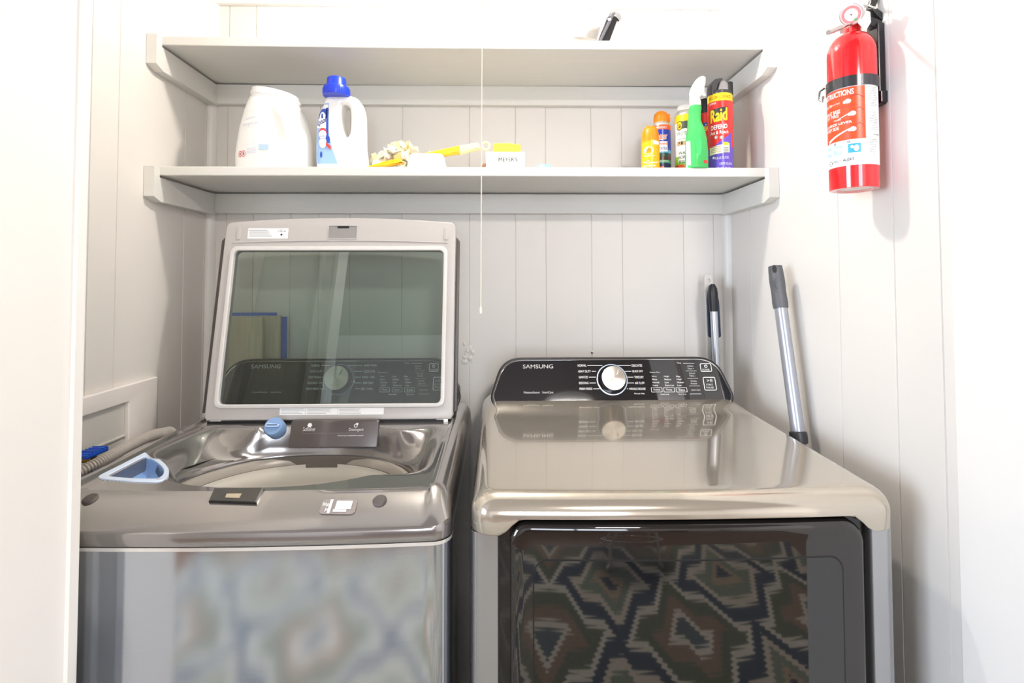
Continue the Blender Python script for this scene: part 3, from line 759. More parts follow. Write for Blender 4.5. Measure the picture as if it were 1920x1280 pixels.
    mb = MB(); mb.lathe([(.0335, 0), (.0335, .006), (.0320, .022), (.0312, .0245)], (0, 0, 0), mat('knob_side_dark', '3a3636', .15, .6), n=64)
    kn = mb.build('dial_knob', cp, M=M, mod='open')
    km = mat('knob_face_brushed', 'e0dad0', .24, 1, aniso=.85)
    if not km.node_tree.nodes.get('tg'):
        tg = km.node_tree.nodes.new('ShaderNodeTangent'); tg.name = 'tg'; tg.direction_type = 'RADIAL'; tg.axis = 'Z'
        km.node_tree.links.new(tg.outputs[0], km.node_tree.nodes['Principled BSDF'].inputs['Tangent'])
    mb = MB(); mb.lathe([(.0312, .0245), (.0308, .0252), (.02, .0253), (.0003, .0254)], (0, 0, 0), km, n=64)
    for s in (-1, 1):
        mb.slab([rpoly([(s * .008 - .0012, s * .013 - .006), (s * .010 + .0012, s * .013 - .004), (s * .013 + .0012, s * .019 + .004), (s * .013 - .0012, s * .019 + .002)], .001)], .0250, .0258, mat('knob_mark', '8f8a84', .3, .8), lambda a, b_, c_=0.: Vector((a, b_, c_)))
    f_ = mb.build('knob_face', kn, M=None); f_.parent = kn
    # rebuild in knob-local space
    for vtx, src in zip(f_.data.vertices, range(len(f_.data.vertices))): vtx.co = vtx.co + Vector(kn['_o'])
    return cp
console(wt, WC, True)

# ================================================================== dryer
DC = .299
dt = thing('dryer', (DC, 1.15, 0), 'champagne front-loading tumble dryer with black control panel and dark glass door', 'dryer')
DH = .344
def zdry(x, y):
    lx = x - DC
    z = .990 + .016 * (y - .87) / .5 + .010 * sm(1.28, 1.37, y) * (1 - sm(.30, .335, abs(lx)))
    return z
def dcont(ins):
    return rrect(DC - DH + ins, DC + DH - ins, .838 + ins, 1.50 - min(ins, .01), (max(.035 - ins * .6, .012),) * 2 + (.01, .01), nx=60, ny=30, nc=8, bulge=.010)
rings = []
def zb(x, y):
    lx = abs(x - DC)
    if y > .90: return .930
    return .930 + .025 * (1 - sm(.262, .300, lx))
rings.append([Vector((x, y, zb(x, y) + .002)) for x, y in dcont(.004)])
rings.append([Vector((x, y, zb(x, y))) for x, y in dcont(.001)])
rings.append([Vector((x, y, zb(x, y) + .002)) for x, y in dcont(0)])
RR = .033
for k in range(0, 10):
    a = PI / 2 * k / 9; ins = RR * (1 - math.cos(a))
    rings.append([Vector((x, y, zdry(x, y) - RR * (1 - math.sin(a)))) for x, y in dcont(ins)])
for ins in (.045, .06, .09, .13, .17, .21, .25, .29, .325):
    lp = rrect(DC - DH + ins, DC + DH - ins, .838 + ins, max(1.49 - max(0, ins - .04), .838 + ins + .01), .002, nx=60, ny=30, nc=8, bulge=.01 * (1 - ins / .33))
    rings.append([Vector((x, y, zdry(x, y))) for x, y in lp])
mb = MB(); mb.loops(rings, CHAMPD, False, True); mb.build('top_cover', dt, ang=50)
mb = MB(); c1 = rrect(DC - DH + .004, DC + DH - .004, .858, 1.50, .012)
mb.loops([[Vector((x, y, z)) for x, y in c1] for z in (.03, .955)], BLACK, True, False); mb.build('cabinet', dt, ang=40)
for s in (-1, 1):
    xo = DC + s * DH; xi = DC + s * .298
    prof = [(xo, .90)] + [(xo - s * (.02 - .02 * math.cos(PI / 2 * k / 6)), .868 - .02 * math.sin(PI / 2 * k / 6)) for k in range(7)] + [(xi + s * .003, .845), (xi, .848), (xi, .87)]
    mb = MB(); mb.loops([[Vector((x, y, z)) for x, y in prof] for z in (.929, .6, .3, .05)], STEELD, closed=False); mb.build('front_panel', dt, ang=50, mod='open')
for sx_ in (-.3, .3):
    for sy_ in (.90, 1.44):
        mb = MB(); mb.lathe([(.022, 0), (.022, .015), (.012, .018), (.012, .032)], (DC + sx_, sy_, 0), BLACKM, n=16); mb.build('foot', dt)
# door
DOORM = mat('smoked_mirror', '2b2826', .035, .5, coat=.8)
def pillow(mb, loop, c, y0, thick, bev, bul, m, nr=14, cap=True):
    hx = max(abs(x - c[0]) for x, z in loop); hz = max(abs(z - c[1]) for x, z in loop)
    def P(k, w):
        r = []
        for x, z in loop:
            X = c[0] + (x - c[0]) * k; Z = c[1] + (z - c[1]) * k
            r.append(Vector((X, y0 - w - bul * max(0, 1 - ((X - c[0]) / hx) ** 2), Z)))
        return r
    rg = [P(1, -.0)] + [P(1, thick - bev)]
    for q in range(1, 6):
        a = PI / 2 * q / 5; rg.append(P(1 - bev * (1 - math.cos(a)) / hx, thick - bev + bev * math.sin(a)))
    k0 = 1 - bev / hx
    for q in range(1, nr + 1): rg.append(P(k0 + (.02 - k0) * q / nr, thick))
    mb.loops(rg, m, True, True)
d0 = at(957, 1100, Y=.835).x; d1 = at(1624, 1100, Y=.835).x; dz1 = at(1280, 981, Y=.83).z
lp = rrect(d0, d1, .22, dz1, (.05, .05, .035, .028), 30, 20, 10)
mb = MB(); pillow(mb, lp, ((d0 + d1) / 2, .55), .856, .022, .008, .010, DOORM, 20); do = mb.build('door', dt, ang=50)
w0 = at(1001, 1100, Y=.827).x; w1 = at(1584, 1100, Y=.827).x; wz = at(1290, 1050, Y=.825).z
wlp = rrect(w0, w1, .27, wz, (.05, .05, .022, .022), 30, 20, 8)
def onf(x, z, w=0.):
    c = (d0 + d1) / 2; hx = (d1 - d0) / 2
    return Vector((x, .856 - .022 - .010 * (1 - ((x - c) / hx) ** 2) - w, z))
wc_ = ((w0 + w1) / 2, .57)
mb = MB(); rr_ = []
for k, w in ((1.006, .0), (1.004, .0008), (.998, .0008), (.996, .0)): rr_.append([onf(wc_[0] + (x - wc_[0]) * k, wc_[1] + (z - wc_[1]) * k, w) for x, z in wlp])
mb.loops(rr_, BLACKM); mb.build('window_seal', do)
mb = MB(); mb.loops([[onf(wc_[0] + (x - wc_[0]) * k, wc_[1] + (z - wc_[1]) * k, .0004) for x, z in wlp] for k in [.997 - .99 * q / 16 for q in range(17)]], mat('smoked_window', '0f0d0e', .03, .12, coat=1), False, True)
mb.build('door_window', do, ang=50)['label'] = 'darker smoked glass window'
console(dt, DC, False)
# ================================================================== items on the lower shelf
def xz(v): return (v.x, v.z)
class Loft:
    """stack of superelliptic rings (z, cx, rx, ry, tilt, power)"""
    def __init__(s, cy, sec): s.cy = cy; s.sec = sec
    def ev(s, z):
        S = s.sec
        for a, b_ in zip(S, S[1:]):
            if z <= b_[0]:
                t = max(0, (z - a[0]) / (b_[0] - a[0])); return [p + (q - p) * t for p, q in zip(a, b_)]
        return list(S[-1])
    def ring(s, q, n=64):
        z, cx, rx, ry, ti, pw = q; out = []
        for k in range(n):
            a = 2 * PI * k / n; c, d = math.cos(a), math.sin(a)
            x = rx * math.copysign(abs(c) ** (2 / pw), c); y = ry * math.copysign(abs(d) ** (2 / pw), d)
            out.append(Vector((cx + x, s.cy + y, z + ti * x)))
        return out
    def fm(s, u, v, w=0.):
        q = s.ev(v); t = max(-.97, min(.97, (u - q[1]) / q[2]))
        return Vector((u, s.cy - q[3] * (1 - abs(t) ** q[5]) ** (1 / q[5]) - w, v))
    def uv(s, px, py): p = at(px, py, Y=s.cy - s.sec[1][3]); return p.x, p.z
    def box(s, x0, y0, x1, y1):
        a = s.uv(x0, y1); b_ = s.uv(x1, y0); return a[0], b_[0], a[1], b_[1]
def smooth_sec(sec, n=4):
    out = []
    for i in range(len(sec) - 1):
        p0 = sec[max(i - 1, 0)]; p1 = sec[i]; p2 = sec[i + 1]; p3 = sec[min(i + 2, len(sec) - 1)]
        for k in range(n):
            t = k / n
            out.append([.5 * (2 * b_ + (c - a) * t + (2 * a - 5 * b_ + 4 * c - d) * t * t + (3 * b_ - a - 3 * c + d) * t ** 3) for a, b_, c, d in zip(p0, p1, p2, p3)])
    out.append(list(sec[-1])); return out
# --- white detergent jug
CY = 1.44
t = thing('detergent_jug', (at(510, 300, Y=CY).x, CY, ZS), 'white lidless wide-mouthed plastic detergent jug with faint print, leftmost on the lower shelf', 'detergent jug')
raw = []
for y, a, b_, ry, ti in ((321, 444, 577, .062, 0), (314, 440, 580, .066, 0), (290, 439.5, 580, .066, 0), (265, 443, 579, .066, 0), (240, 448, 575, .065, -.03), (218, 455, 569, .064, -.08), (203, 460.5, 563, .061, -.13), (192, 466, 557, .056, -.18)):
    pa = at(a, y, Y=CY - .02); pb = at(b_, y, Y=CY - .02); raw.append([pa.z, (pa.x + pb.x) / 2, (pb.x - pa.x) / 2, ry, ti, 2.3])
raw[0][0] = ZS
JW = mat('milky_plastic', 'f6f5f2', .32, noise=.01, scale=20)
J = Loft(CY, smooth_sec(raw, 5))
rings = [[J.ring([J.sec[0][0], J.sec[0][1], .002, .002, 0, 2])[k] for k in range(64)]] + [J.ring(q) for q in J.sec]
pd = at(514, 232, Y=CY - .06)
for r_ in rings[3:]:
    for v in r_:
        if v.y < CY:
            dz = (v.z - pd.z) / .062; dx_ = (v.x - pd.x + (v.z - pd.z) * .28) / .020
            e = dx_ * dx_ + dz * dz
            if e < 1: v.y += .012 * (1 - e) ** 1.2
            dz = (v.z - pd.z) / .075; dx_ = (v.x - pd.x - .034 + (v.z - pd.z) * .15) / .02; e = dx_ * dx_ + dz * dz
            if e < 1: v.y -= .007 * (1 - e) ** 1.5
mb = MB(); mb.loops(rings, JW)
JT = mat('pale_print', 'd3d8ea', .5); JR = mat('red_print', 'd8433a', .5); JB = mat('pale_blue_print', 'bcd6f2', .5)
T(mb, J, 'laundry', 458, 217, 481, 224, JT, w=.0008, skew=.004); T(mb, J, 'detergent packs', 450, 227, 490, 235, JT, w=.0008, skew=.006)
for k in range(3): T(mb, J, 'free & clear of dyes', 455, 205 + k * 32, 478, 207 + k * 32, JT, w=.0008, skew=.003)
for px_ in (447, 455): u, v = J.uv(px_, 287); mb.ell(JR, J.fm, u, v, .0062, .0085, 18, w=.0008, hole=.82); mb.ell(JR, J.fm, u, v, .0022, .004, 8, w=.0008)
u0, u1, v0, v1 = J.box(486, 271, 505, 281); mb.strip(JB, J.fm, u0, u1, v0, v1, n=6, w=.0012)
for k in range(4): R(mb, J, 462, 277 + k * 3, 481, 278 + k * 3, JT, .0008)
mb.build('jug_body', t, ang=60)
q = J.sec[-1]; mb = MB()
prof = [(1.0, 0), (1.0, .004), (.95, .006), (.955, .010), (.99, .0115), (.99, .018), (.945, .020), (.94, .026), (.925, .029), (.90, .029), (.89, .02), (.885, -.02)]
rg = []
for k, h in prof: rg.append(J.ring([q[0] + h * 1.05, q[1], q[2] * k, q[3] * k, q[4], 2.1]))
mb.loops(rg, JW); mb.build('threaded_mouth', t, ang=50)
# --- bottle with blue cap
CY = 1.43
P = Plane((at(637, 300, Y=CY).x, CY - .03, ZS), (1, 0, 0), (0, 0, 1))
t = thing('laundry_sanitizer_bottle', (P.O.x, CY, ZS), 'white handled bottle with dark blue cap and blue side label', 'laundry bottle')
def puv(l): return [P.uv(*q) for q in l]
ol = rpoly(puv([(592, 322), (591, 288), (591.5, 240), (596, 212), (606, 192), (611, 176), (652, 176), (672, 183), (679, 205), (680, 250), (680, 272), (684, 300), (684.5, 322)]), [.016, .06, .06, .05, .04, .016, .018, .03, .04, .04, .04, .04, .016], 7)
hl_ = rpoly(puv([(640, 193), (655, 197), (657, 225), (655, 250), (648, 258), (640, 240), (636, 215)]), .012, 4)
wb = mat('white_bottle', 'fbfaf6', .22)
mb = MB(); mb.slab([[(u, max(v, .0005)) for u, v in ol], hl_], -.062, .0, wb, P.fm, .013, 5)
LB = mat('label_blue', '2b4fb4', .35); LB2 = mat('label_sky', '9cc2ef', .35); LR = mat('label_red', 'd8463c', .35)
w = .0006
def vy(y): return P.uv(600, y)[1]
LX_ = [(322, 592), (288, 591), (240, 591.5), (212, 596), (192, 606), (176, 611)]
def xl(v):
    for (ya, xa), (yb, xb) in zip(LX_, LX_[1:]):
        va, vb = vy(ya), vy(yb)
        if v <= vb: return P.uv(xa + (xb - xa) * max(0, (v - va) / (vb - va)), 250)[0]
    return P.uv(611, 250)[0]
BV = .013
def fb(u, v, w=0.):
    d = max(.0004, u - xl(v)); back = BV - math.sqrt(max(0, BV * BV - max(0, BV - d) ** 2)) if d < BV else 0
    return P.fm(u, v, w - back)
def ux(px_): return P.uv(px_, 250)[0]
def rows(m_, ya, yb, left, right, w, n=14, k=8):
    vs = []; fs = []
    for i_ in range(n + 1):
        v = vy(ya + (yb - ya) * i_ / n); a = left(v) if callable(left) else ux(left); b2 = ux(right(ya + (yb - ya) * i_ / n))
        for j_ in range(k + 1): vs.append(fb(a + (b2 - a) * j_ / k, v, w))
    for i_ in range(n):
        for j_ in range(k): q = i_ * (k + 1) + j_; fs.append((q, q + 1, q + k + 2, q + k + 1))
    mb.add(vs, fs, m_)
edge = lambda v: xl(v) + .001
rt = lambda y: 616 if y < 240 else 616 + 18 * ((y - 240) / 67) ** 1.5
rows(LB2, 307, 193, edge, rt, w)
rows(PRINTW, 240, 196, edge, lambda y: 612 if y > 205 else 615, w * 1.6)
rows(LB, 268, 202, lambda v: ux(611.5), lambda y: 616 if y < 255 else 619, w * 2)
rows(LB, 222, 204, edge, lambda y: 613, w * 2)
mb.ell(PRINTW, fb, ux(605), vy(224), .009, .020, w=w * 3)
mb.text('Lysol', LB, fb, ux(595.5), ux(611), vy(236), vy(222), bold=.01, w=w * 4, skew=.010)
mb.ell(LR, fb, ux(605.5), vy(249), .0105, .013, w=w * 3); mb.ell(PRINTW, fb, ux(605.5), vy(252.5), .0100, .012, w=w * 3.5)
mb.ell(PRINTW, fb, ux(606), vy(267), .0095, .016, w=w * 4)
mb.text('LAUNDRY', LB, fb, ux(599), ux(613), vy(257), vy(254), w=w * 5); mb.text('SANITIZER', LB, fb, ux(599), ux(613), vy(262), vy(259), w=w * 5)
mb.strip(LR, fb, ux(612), ux(621), lambda t_: vy(273 + 9 * t_), lambda t_: vy(267 + 7 * t_), w=w * 5)
mb.ell(LB, fb, ux(603), vy(290), .003, .009, 10, w=w * 3)
mb.build('bottle_body', t, ang=50)
BC = mat('cap_blue', '1f3fd6', .3); cxp = at(631, 170, Y=CY - .03); s_ = 1.40 / F
z1 = P.uv(600, 181)[1] + ZS; mb = MB()
mb.lathe([(.0335, 0), (.0345, .002), (.0345, .020), (.033, .024), (.0265, .027), (.0255, .030), (.0245, .047), (.022, .049), (.0005, .049)], (cxp.x, CY - .03, z1), BC, n=48)
for k in range(36):
    a = 2 * PI * k / 36; mb.box(-.0006, .0006, -.0006, .0006, .003, .019, BC, M=Matrix.Translation((cxp.x + .0346 * math.cos(a), CY - .03 + .0346 * math.sin(a), z1)))
mb.build('cap', t)
# --- duster
YEL = mat('duster_yellow', 'f6cf2a', .3); ORY = mat('duster_amber', 'f3b31c', .35)
FLU = mat('duster_fluff', 'fbf4e4', .8, noise=.06, scale=60); FLY = mat('duster_fluff_yellow', 'f7ecb4', .8)
t = thing('duster', (at(760, 300, Y=1.43).x, 1.43, ZS), 'yellow-handled duster with fluffy cream head lying on the lower shelf', 'duster')
A = at(812, 287, Y=1.44); B = at(862, 282, Y=1.45); C_ = at(902, 272, Y=1.45)
mb = MB(); 
fmd = lambda u, v, w=0.: Vector((u, 1.445 + w, v))
def pp(l): return [xz(at(x, y, Y=1.445)) for x, y in l]
mb.slab([rpoly(pp([(795, 289), (862, 274), (864, 288), (815, 296)]), .003)], -.012, .012, YEL, fmd, .004)
mb.slab([rpoly(pp([(858, 275), (896, 268), (902, 280), (862, 290)]), .004)], -.010, .010, mat('duster_pale', 'fdf0b0', .3), fmd, .004)
mb.build('handle', t); mb = MB()
mb.slab([rpoly(pp([(690, 317), (726, 306), (752, 301), (762, 309), (728, 316), (692, 320)]), .004)], -.03, -.012, ORY, fmd, .003)
mb.build('head_frame', t)
c = at(911, 274, Y=1.445); mb = MB()
ro = [(c.x + .013 * math.cos(2 * PI * k / 28), c.z + .013 * math.sin(2 * PI * k / 28)) for k in range(28)]; ri = [(c.x + .0075 * math.cos(2 * PI * k / 28), c.z + .0075 * math.sin(2 * PI * k / 28)) for k in range(28)]
mb.slab([ro, ri], -.006, .006, mat('duster_ring', 'fdf3bd', .3), fmd, .002); mb.build('hanging_ring', t)
random.seed(11); mb = MB()
for k in range(170):
    px_ = random.gauss(752, 23); px_ = max(703, min(803, px_)); hgt = 1 - abs(px_ - 752) / 62
    py_ = 311 - random.random() * (14 + 26 * max(.1, hgt))
    c = at(px_, py_, Y=1.463 + random.uniform(-.03, .03)); L = random.uniform(.013, .026); 
    d = Vector((random.gauss(0, 1), random.gauss(0, .7), random.gauss(.35, .8))).normalized(); sd = d.orthogonal().normalized(); sd = (Matrix.Rotation(random.random() * 6, 3, d) @ sd); nn = d.cross(sd)
    wdt = L * random.uniform(.35, .6)
    c.z = max(c.z, ZS + L * 1.05)
    vs = [c - d * L * .4, c + sd * wdt * .7 + nn * .002, c + d * L * .5 + sd * wdt + nn * .003, c + d * L + nn * .001, c + d * L * .5 - sd * wdt + nn * .003, c - sd * wdt * .7 + nn * .002, c + d * L * .3 - nn * .001]
    mb.add(vs, [(0, 1, 6), (1, 2, 6), (2, 3, 6), (3, 4, 6), (4, 5, 6), (5, 0, 6)], FLU if random.random() < .72 else FLY)
mb.build('duster_head', t, mod='open', ang=80)
# --- white tray
P = Plane((at(800, 300, Y=1.39).x, 1.385, ZS), (1, 0, 0), (0, 0, 1))
rg = []; zt_ = P.uv(800, 289)[1]
for k, h in ((1.0, .0), (1.0, .004), (.97, .012), (.92, .024), (.86, zt_ - .003), (.80, zt_), (.4, zt_ + .002), (.01, zt_ + .002)):
    rg.append([Vector((P.O.x + .052 * k * math.copysign(abs(math.cos(a)) ** .6, math.cos(a)), 1.394 + .024 * k * math.copysign(abs(math.sin(a)) ** .6, math.sin(a)), ZS + h)) for a in [2 * PI * q / 48 for q in range(48)]])
mb = MB(); mb.loops(rg, mat('frosted_white', 'fdfbf0', .3), True, True)
for k in range(4): mb.strip(FLY, lambda u, v, w=0.: Vector((u, 1.3715 + v * .22, ZS + v)), P.O.x - .034, P.O.x + .03, .007 + k * .006, .009 + k * .006, w=0)
tag(mb.build('plastic_tray'), 'small frosted white plastic tray upside down in front of the duster', 'tray')
# --- soap box, sponge
a = at(911, 300, Y=1.40); b_ = at(984, 300, Y=1.40); zt_ = at(940, 284.5, Y=1.40).z
S = Plane((a.x, 1.3995, ZS), (1, 0, 0), (0, 0, 1))
mb = MB(); mb.box(a.x, b_.x, 1.40, 1.455, ZS, zt_, mat('white_card', 'fcfaf8', .5), .0008)
T(mb, S, "MEYER'S", 935, 295, 970, 302.5, mat('plum_print', '5c4a50', .5), bold=.005); T(mb, S, 'CLEAN DAY', 938, 305.5, 969, 308.5, PRINTG); T(mb, S, 'MRS.', 927, 297.5, 933, 300, PRINTG)
tag(mb.build('soap_box', ang=25), "white MEYER'S soap carton on the lower shelf under a yellow sponge".replace("MEYER'S ", ''), 'box')
mb = MB(); a = at(925, 280, Y=1.41); b_ = at(976, 280, Y=1.41); zb_ = zt_ + .0004; z2 = at(950, 268.5, Y=1.41).z
bm_ = bmesh.new(); bmesh.ops.create_cube(bm_, size=1); bmesh.ops.bevel(bm_, geom=bm_.edges[:], offset=.08, segments=3, affect='EDGES'); bmesh.ops.subdivide_edges(bm_, edges=[e for e in bm_.edges if e.calc_length() > .3], cuts=12, use_grid_fill=True)
random.seed(2)
for v in bm_.verts:
    v.co = Vector(((a.x + b_.x) / 2 + v.co.x * (b_.x - a.x) + random.uniform(-1, 1) * .0007, 1.43 + v.co.y * .05, (zb_ + z2) / 2 + v.co.z * (z2 - zb_) - .002 * (v.co.x > .2) + (random.uniform(-1, 0) * .0008 if v.co.z > 0 else 0)))
mb.bm(bm_, mat('sponge_yellow', 'f4d350', .9, noise=.15, scale=160, bump=1.0)); tag(mb.build('sponge', ang=60), 'yellow sponge lying on top of the white soap carton', 'sponge')
p = at(908.5, 308, Y=1.43); mb = MB(); mb.lathe([(.006, 0), (.0085, .004), (.0085, .012), (.006, .02), (.004, .024), (.0005, .025)], (p.x, 1.43, ZS), mat('brown_bristle', '8a5a3a', .6, noise=.2, scale=200), n=16)
tag(mb.build('knob'), 'small brown knob peeking out left of the soap carton', 'knob')
# --- blue cap-like thing
p = at(1019, 308, Y=1.41); mb = MB(); SKY = mat('sky_blue_soft', '8fd0fb', .25)
mb.lathe([(.018, 0), (.0225, .003), (.024, .007), (.021, .0125), (.016, .016), (.011, .0175), (.009, .0155), (.0005, .0165)], (p.x, 1.41, ZS), SKY, n=32, sx=1, sy=.7)
pt_ = at(1045, 308, Y=1.41)
mb.tube([(p.x + .018, 1.41, ZS + .0045), (p.x + .032, 1.405, ZS + .004), (p.x + .046, 1.41, ZS + .005), (p.x + .058, 1.415, ZS + .006)], [.004, .003, .0032, .0045], SKY, 10)
tag(mb.build('dosing_cap'), 'small sky blue plastic cap with a tail lying right of the soap carton', 'cap')

# --- spray cans
def can(name, cpx, Y, Rr, label, yb=317):
    S = Cyl(cpx, Y, Rr)
    t = thing(name, (S.x, Y, ZS), label, 'spray can' if name != 'spray_bottle' else 'spray bottle')
    return t, S
def cz(S, py): return at(S.cpx, py, Y=S.Y - S.R * .8).z - ZS
G = lambda n_, h, r=.3, m_=0.: mat(n_, h, r, m_)
ALU = mat('bare_aluminium', 'dfddd8', .25, .7)
# orange repellent can
t, S = can('spray_can', 1219.5, 1.415, .0245, 'small orange and yellow insect repellent can, leftmost of the cans on the lower shelf')
OR_ = G('can_orange', 'f79a16', .25); YO = G('can_yellow_orange', 'f6b416', .25)
z1 = cz(S, 262); z2 = cz(S, 233)
mb = MB(); mb.lathe([(.022, 0), (.0245, .002), (.0245, z1 * .45), (.0245, z1)], (S.x, S.Y, ZS), OR_, n=48)
w = .0003
mb.strip(YO, S.fm, *S.box(1204, 308, 1236, 262)[:2], ZS + z1 * .10, lambda q: ZS + z1 * (.92 + .06 * q), n=14, w=w)
u, v = S.uv(1216, 282); YG = G('can_yellow', 'f9d21c', .3)
mb.ell(YG, S.fm, u, v, .015, .017, 24, w=w * 2); mb.ell(PRINTW, S.fm, u, v, .0125, .0105, 24, w=w * 3)
mb.text('OFF!', G('can_deep_orange', 'e8780c'), S.fm, u - .0095, u + .0095, v - .0045, v + .0045, w=w * 6, skew=.002)
T(mb, S, 'FamilyCare', 1209, 290, 1227, 294, PRINTW, w=w * 4)
mb.strip(PRINTW, S.fm, *S.box(1206, 308, 1234, 262)[:2], lambda q: ZS + z1 * .26 + .0015 * math.sin(q * PI * -1) * 2, lambda q: ZS + z1 * .28 + .0015 * math.sin(q * PI * -1) * 2, n=14, w=w * 3)
u, v = S.uv(1215, 303); mb.ell(PRINTW, S.fm, u, v - .001, .0045, .0045, 18, w=w * 4, hole=.7); mb.ell(G('can_orange', 'f79a16'), S.fm, u, v - .001, .003, .003, 12, w=w * 4)
T(mb, S, 'INSECT REPELLENT', 1206, 309, 1229, 312.5, PRINTW, w=w * 3)
mb.strip(PRINTW, S.fm, *S.box(1225, 308, 1235, 262)[:2], lambda q: ZS + z1 * .84, lambda q: ZS + z1 * (.98 - .04 * q), n=6, w=w * 3)
mb.build('can_body', t)
mb = MB(); mb.lathe([(.0245, z1), (.0238, z1 + (z2 - z1) * .25), (.0222, z1 + (z2 - z1) * .55), (.019, z1 + (z2 - z1) * .8), (.014, z1 + (z2 - z1) * .95), (.007, z2), (.0005, z2)], (S.x, S.Y, ZS), G('cap_orange', 'f98a12', .28), n=48); mb.build('cap', t)
# tall blue and orange can behind
t, S = can('spray_can', 1240, 1.485, .0265, 'dark blue insect killer can with orange trigger cap, behind the small orange can')
zs = cz(S, 234); mb = MB(); NB = G('can_navy', '1c3aa8', .25); RO = G('can_red_orange', 'ee5a26', .25)
def at_(y): return cz(S, y)
mb.lathe([(.0245, 0, NB), (.0265, .002, G('can_dark', '26305c')), (.0265, at_(306), G('can_green_teal', '4f9a78')), (.0265, at_(300), G('can_maroon', '5c2c30')), (.0265, at_(291), G('can_forest', '2e5646')), (.0265, at_(287), G('can_sky', '5fa4e0')), (.0265, at_(281), NB), (.0265, at_(243), RO), (.0265, zs, ALU), (.0235, at_(230), ALU), (.020, at_(225))], (S.x, S.Y, ZS), NB, n=48)
T(mb, S, 'Cutter', 1228, 249, 1251, 262, PRINTW, bold=.05, w=.0004, skew=.004); T(mb, S, 'Cutter', 1228.6, 249.6, 1250.4, 261.4, RO, bold=.005, w=.0007, skew=.004)
R(mb, S, 1226, 265, 1252, 284, PRINTW, .0003, 10); T(mb, S, 'Backyard', 1229, 266, 1251, 273, RO, bold=.02, w=.0006); T(mb, S, 'BUG CONTROL', 1228, 275.5, 1251, 281, NB, bold=.01, w=.0006)
T(mb, S, 'EMERGENCY', 1229, 236.5, 1251, 240.5, PRINTW, bold=.01, w=.0004)
R(mb, S, 1228, 301, 1253, 302.4, PRINTW, .0004); R(mb, S, 1228, 312, 1245, 317, RO, .0004)
for k, px_ in enumerate((1232, 1238, 1244, 1249)): u, v = S.uv(px_, 291 + k % 2); mb.ell(G('can_forest', '2e5646'), S.fm, u, v, .0032, .006, 10, w=.0004)
mb.build('can_body', t)
z1 = at_(226); mb = MB(); OC = G('cap_orange', 'f98a12', .28)
mb.lathe([(.0215, z1 - .002), (.0215, z1 + .004), (.0205, z1 + .016), (.018, z1 + .025), (.012, z1 + .0305), (.0005, z1 + .032)], (S.x, S.Y, ZS), OC, n=40)
mb.box(S.x + .006, S.x + .0255, S.Y - .008, S.Y + .008, ZS + z1, ZS + z1 + .024, OC, .003); mb.lathe([(.003, 0), (.002, .003)], (S.x + .0245, S.Y - .004, ZS + z1 + .016), PRINTW, n=10, axis=(1, -.3, 0)); mb.build('trigger_cap', t)
# green/white wasp can
t, S = can('spray_can', 1287, 1.475, .0315, 'wasp killer can with white cap and yellow band, half behind the green spray bottle')
LG_ = G('can_lime', '9ad43c', .3); OW = G('can_offwhite', 'f0efe4', .3)
mb = MB(); mb.lathe([(.029, 0, G('can_red_orange', 'ee5a26')), (.0315, .002, G('can_red_orange', 'ee5a26')), (.0315, cz(S, 308), LG_), (.0315, cz(S, 292), OW), (.0315, cz(S, 229), G('can_yellow', 'f9d21c')), (.0315, cz(S, 214), ALU), (.030, cz(S, 210), ALU), (.022, cz(S, 201)), (.019, cz(S, 199))], (S.x, S.Y, ZS), OW, n=48)
mb.strip(G('can_black_green', '4b5a4a'), S.fm, *S.box(1270, 1, 1300, 2)[:2], ZS + cz(S, 241), ZS + cz(S, 227), n=10, w=.0003)  # black-green label band below the yellow one
u, v = S.uv(1274.5, 236); mb.ell(PRINTK, S.fm, u, v, .0095, .0135, 20, w=.0005); mb.ell(G('can_yellow', 'f9d21c'), S.fm, u, v, .0078, .011, 20, w=.0007); mb.text('HOT', PRINTK, S.fm, u - .006, u + .006, v - .001, v + .005, bold=.02, w=.0009); mb.text('SHOT', PRINTK, S.fm, u - .006, u + .006, v - .007, v - .002, bold=.02, w=.0009)
T(mb, S, 'PROTECT', 1271, 246, 1297, 253, PRINTG, bold=.01, w=.0005); T(mb, S, 'outdoor', 1272, 257, 1294, 261, PRINTG, w=.0005)
mb.strip(G('can_tan', 'c9a878'), S.fm, *S.box(1270, 1, 1292, 2)[:2], ZS + cz(S, 272), ZS + cz(S, 264), n=8, w=.0004)
u, v = S.uv(1279, 268); mb.ell(PRINTK, S.fm, u, v, .003, .005, 10, w=.0007); u, v = S.uv(1274, 268); mb.ell(PRINTK, S.fm, u, v, .002, .003, 8, w=.0007)
mb.strip(OW, S.fm, *S.box(1272, 1, 1300, 2)[:2], ZS + cz(S, 304), lambda q: ZS + cz(S, 283), n=8, w=.0004)
for i, (s, a_) in enumerate((('WASP &', 1273), ('HORNET', 1272), ('KILLER', 1274))): T(mb, S, s, a_, 283 + i * 8.2, a_ + 26, 288.6 + i * 8.2, PRINTK, bold=.02, w=.0007)
mb.build('can_body', t)
mb = MB(); z1 = cz(S, 204); mb.lathe([(.0245, z1 - .001), (.0255, z1 + .002), (.0245, z1 + .012), (.021, z1 + .016), (.0005, z1 + .017)], (S.x, S.Y, ZS), WHITEP, n=40); mb.build('cap', t)
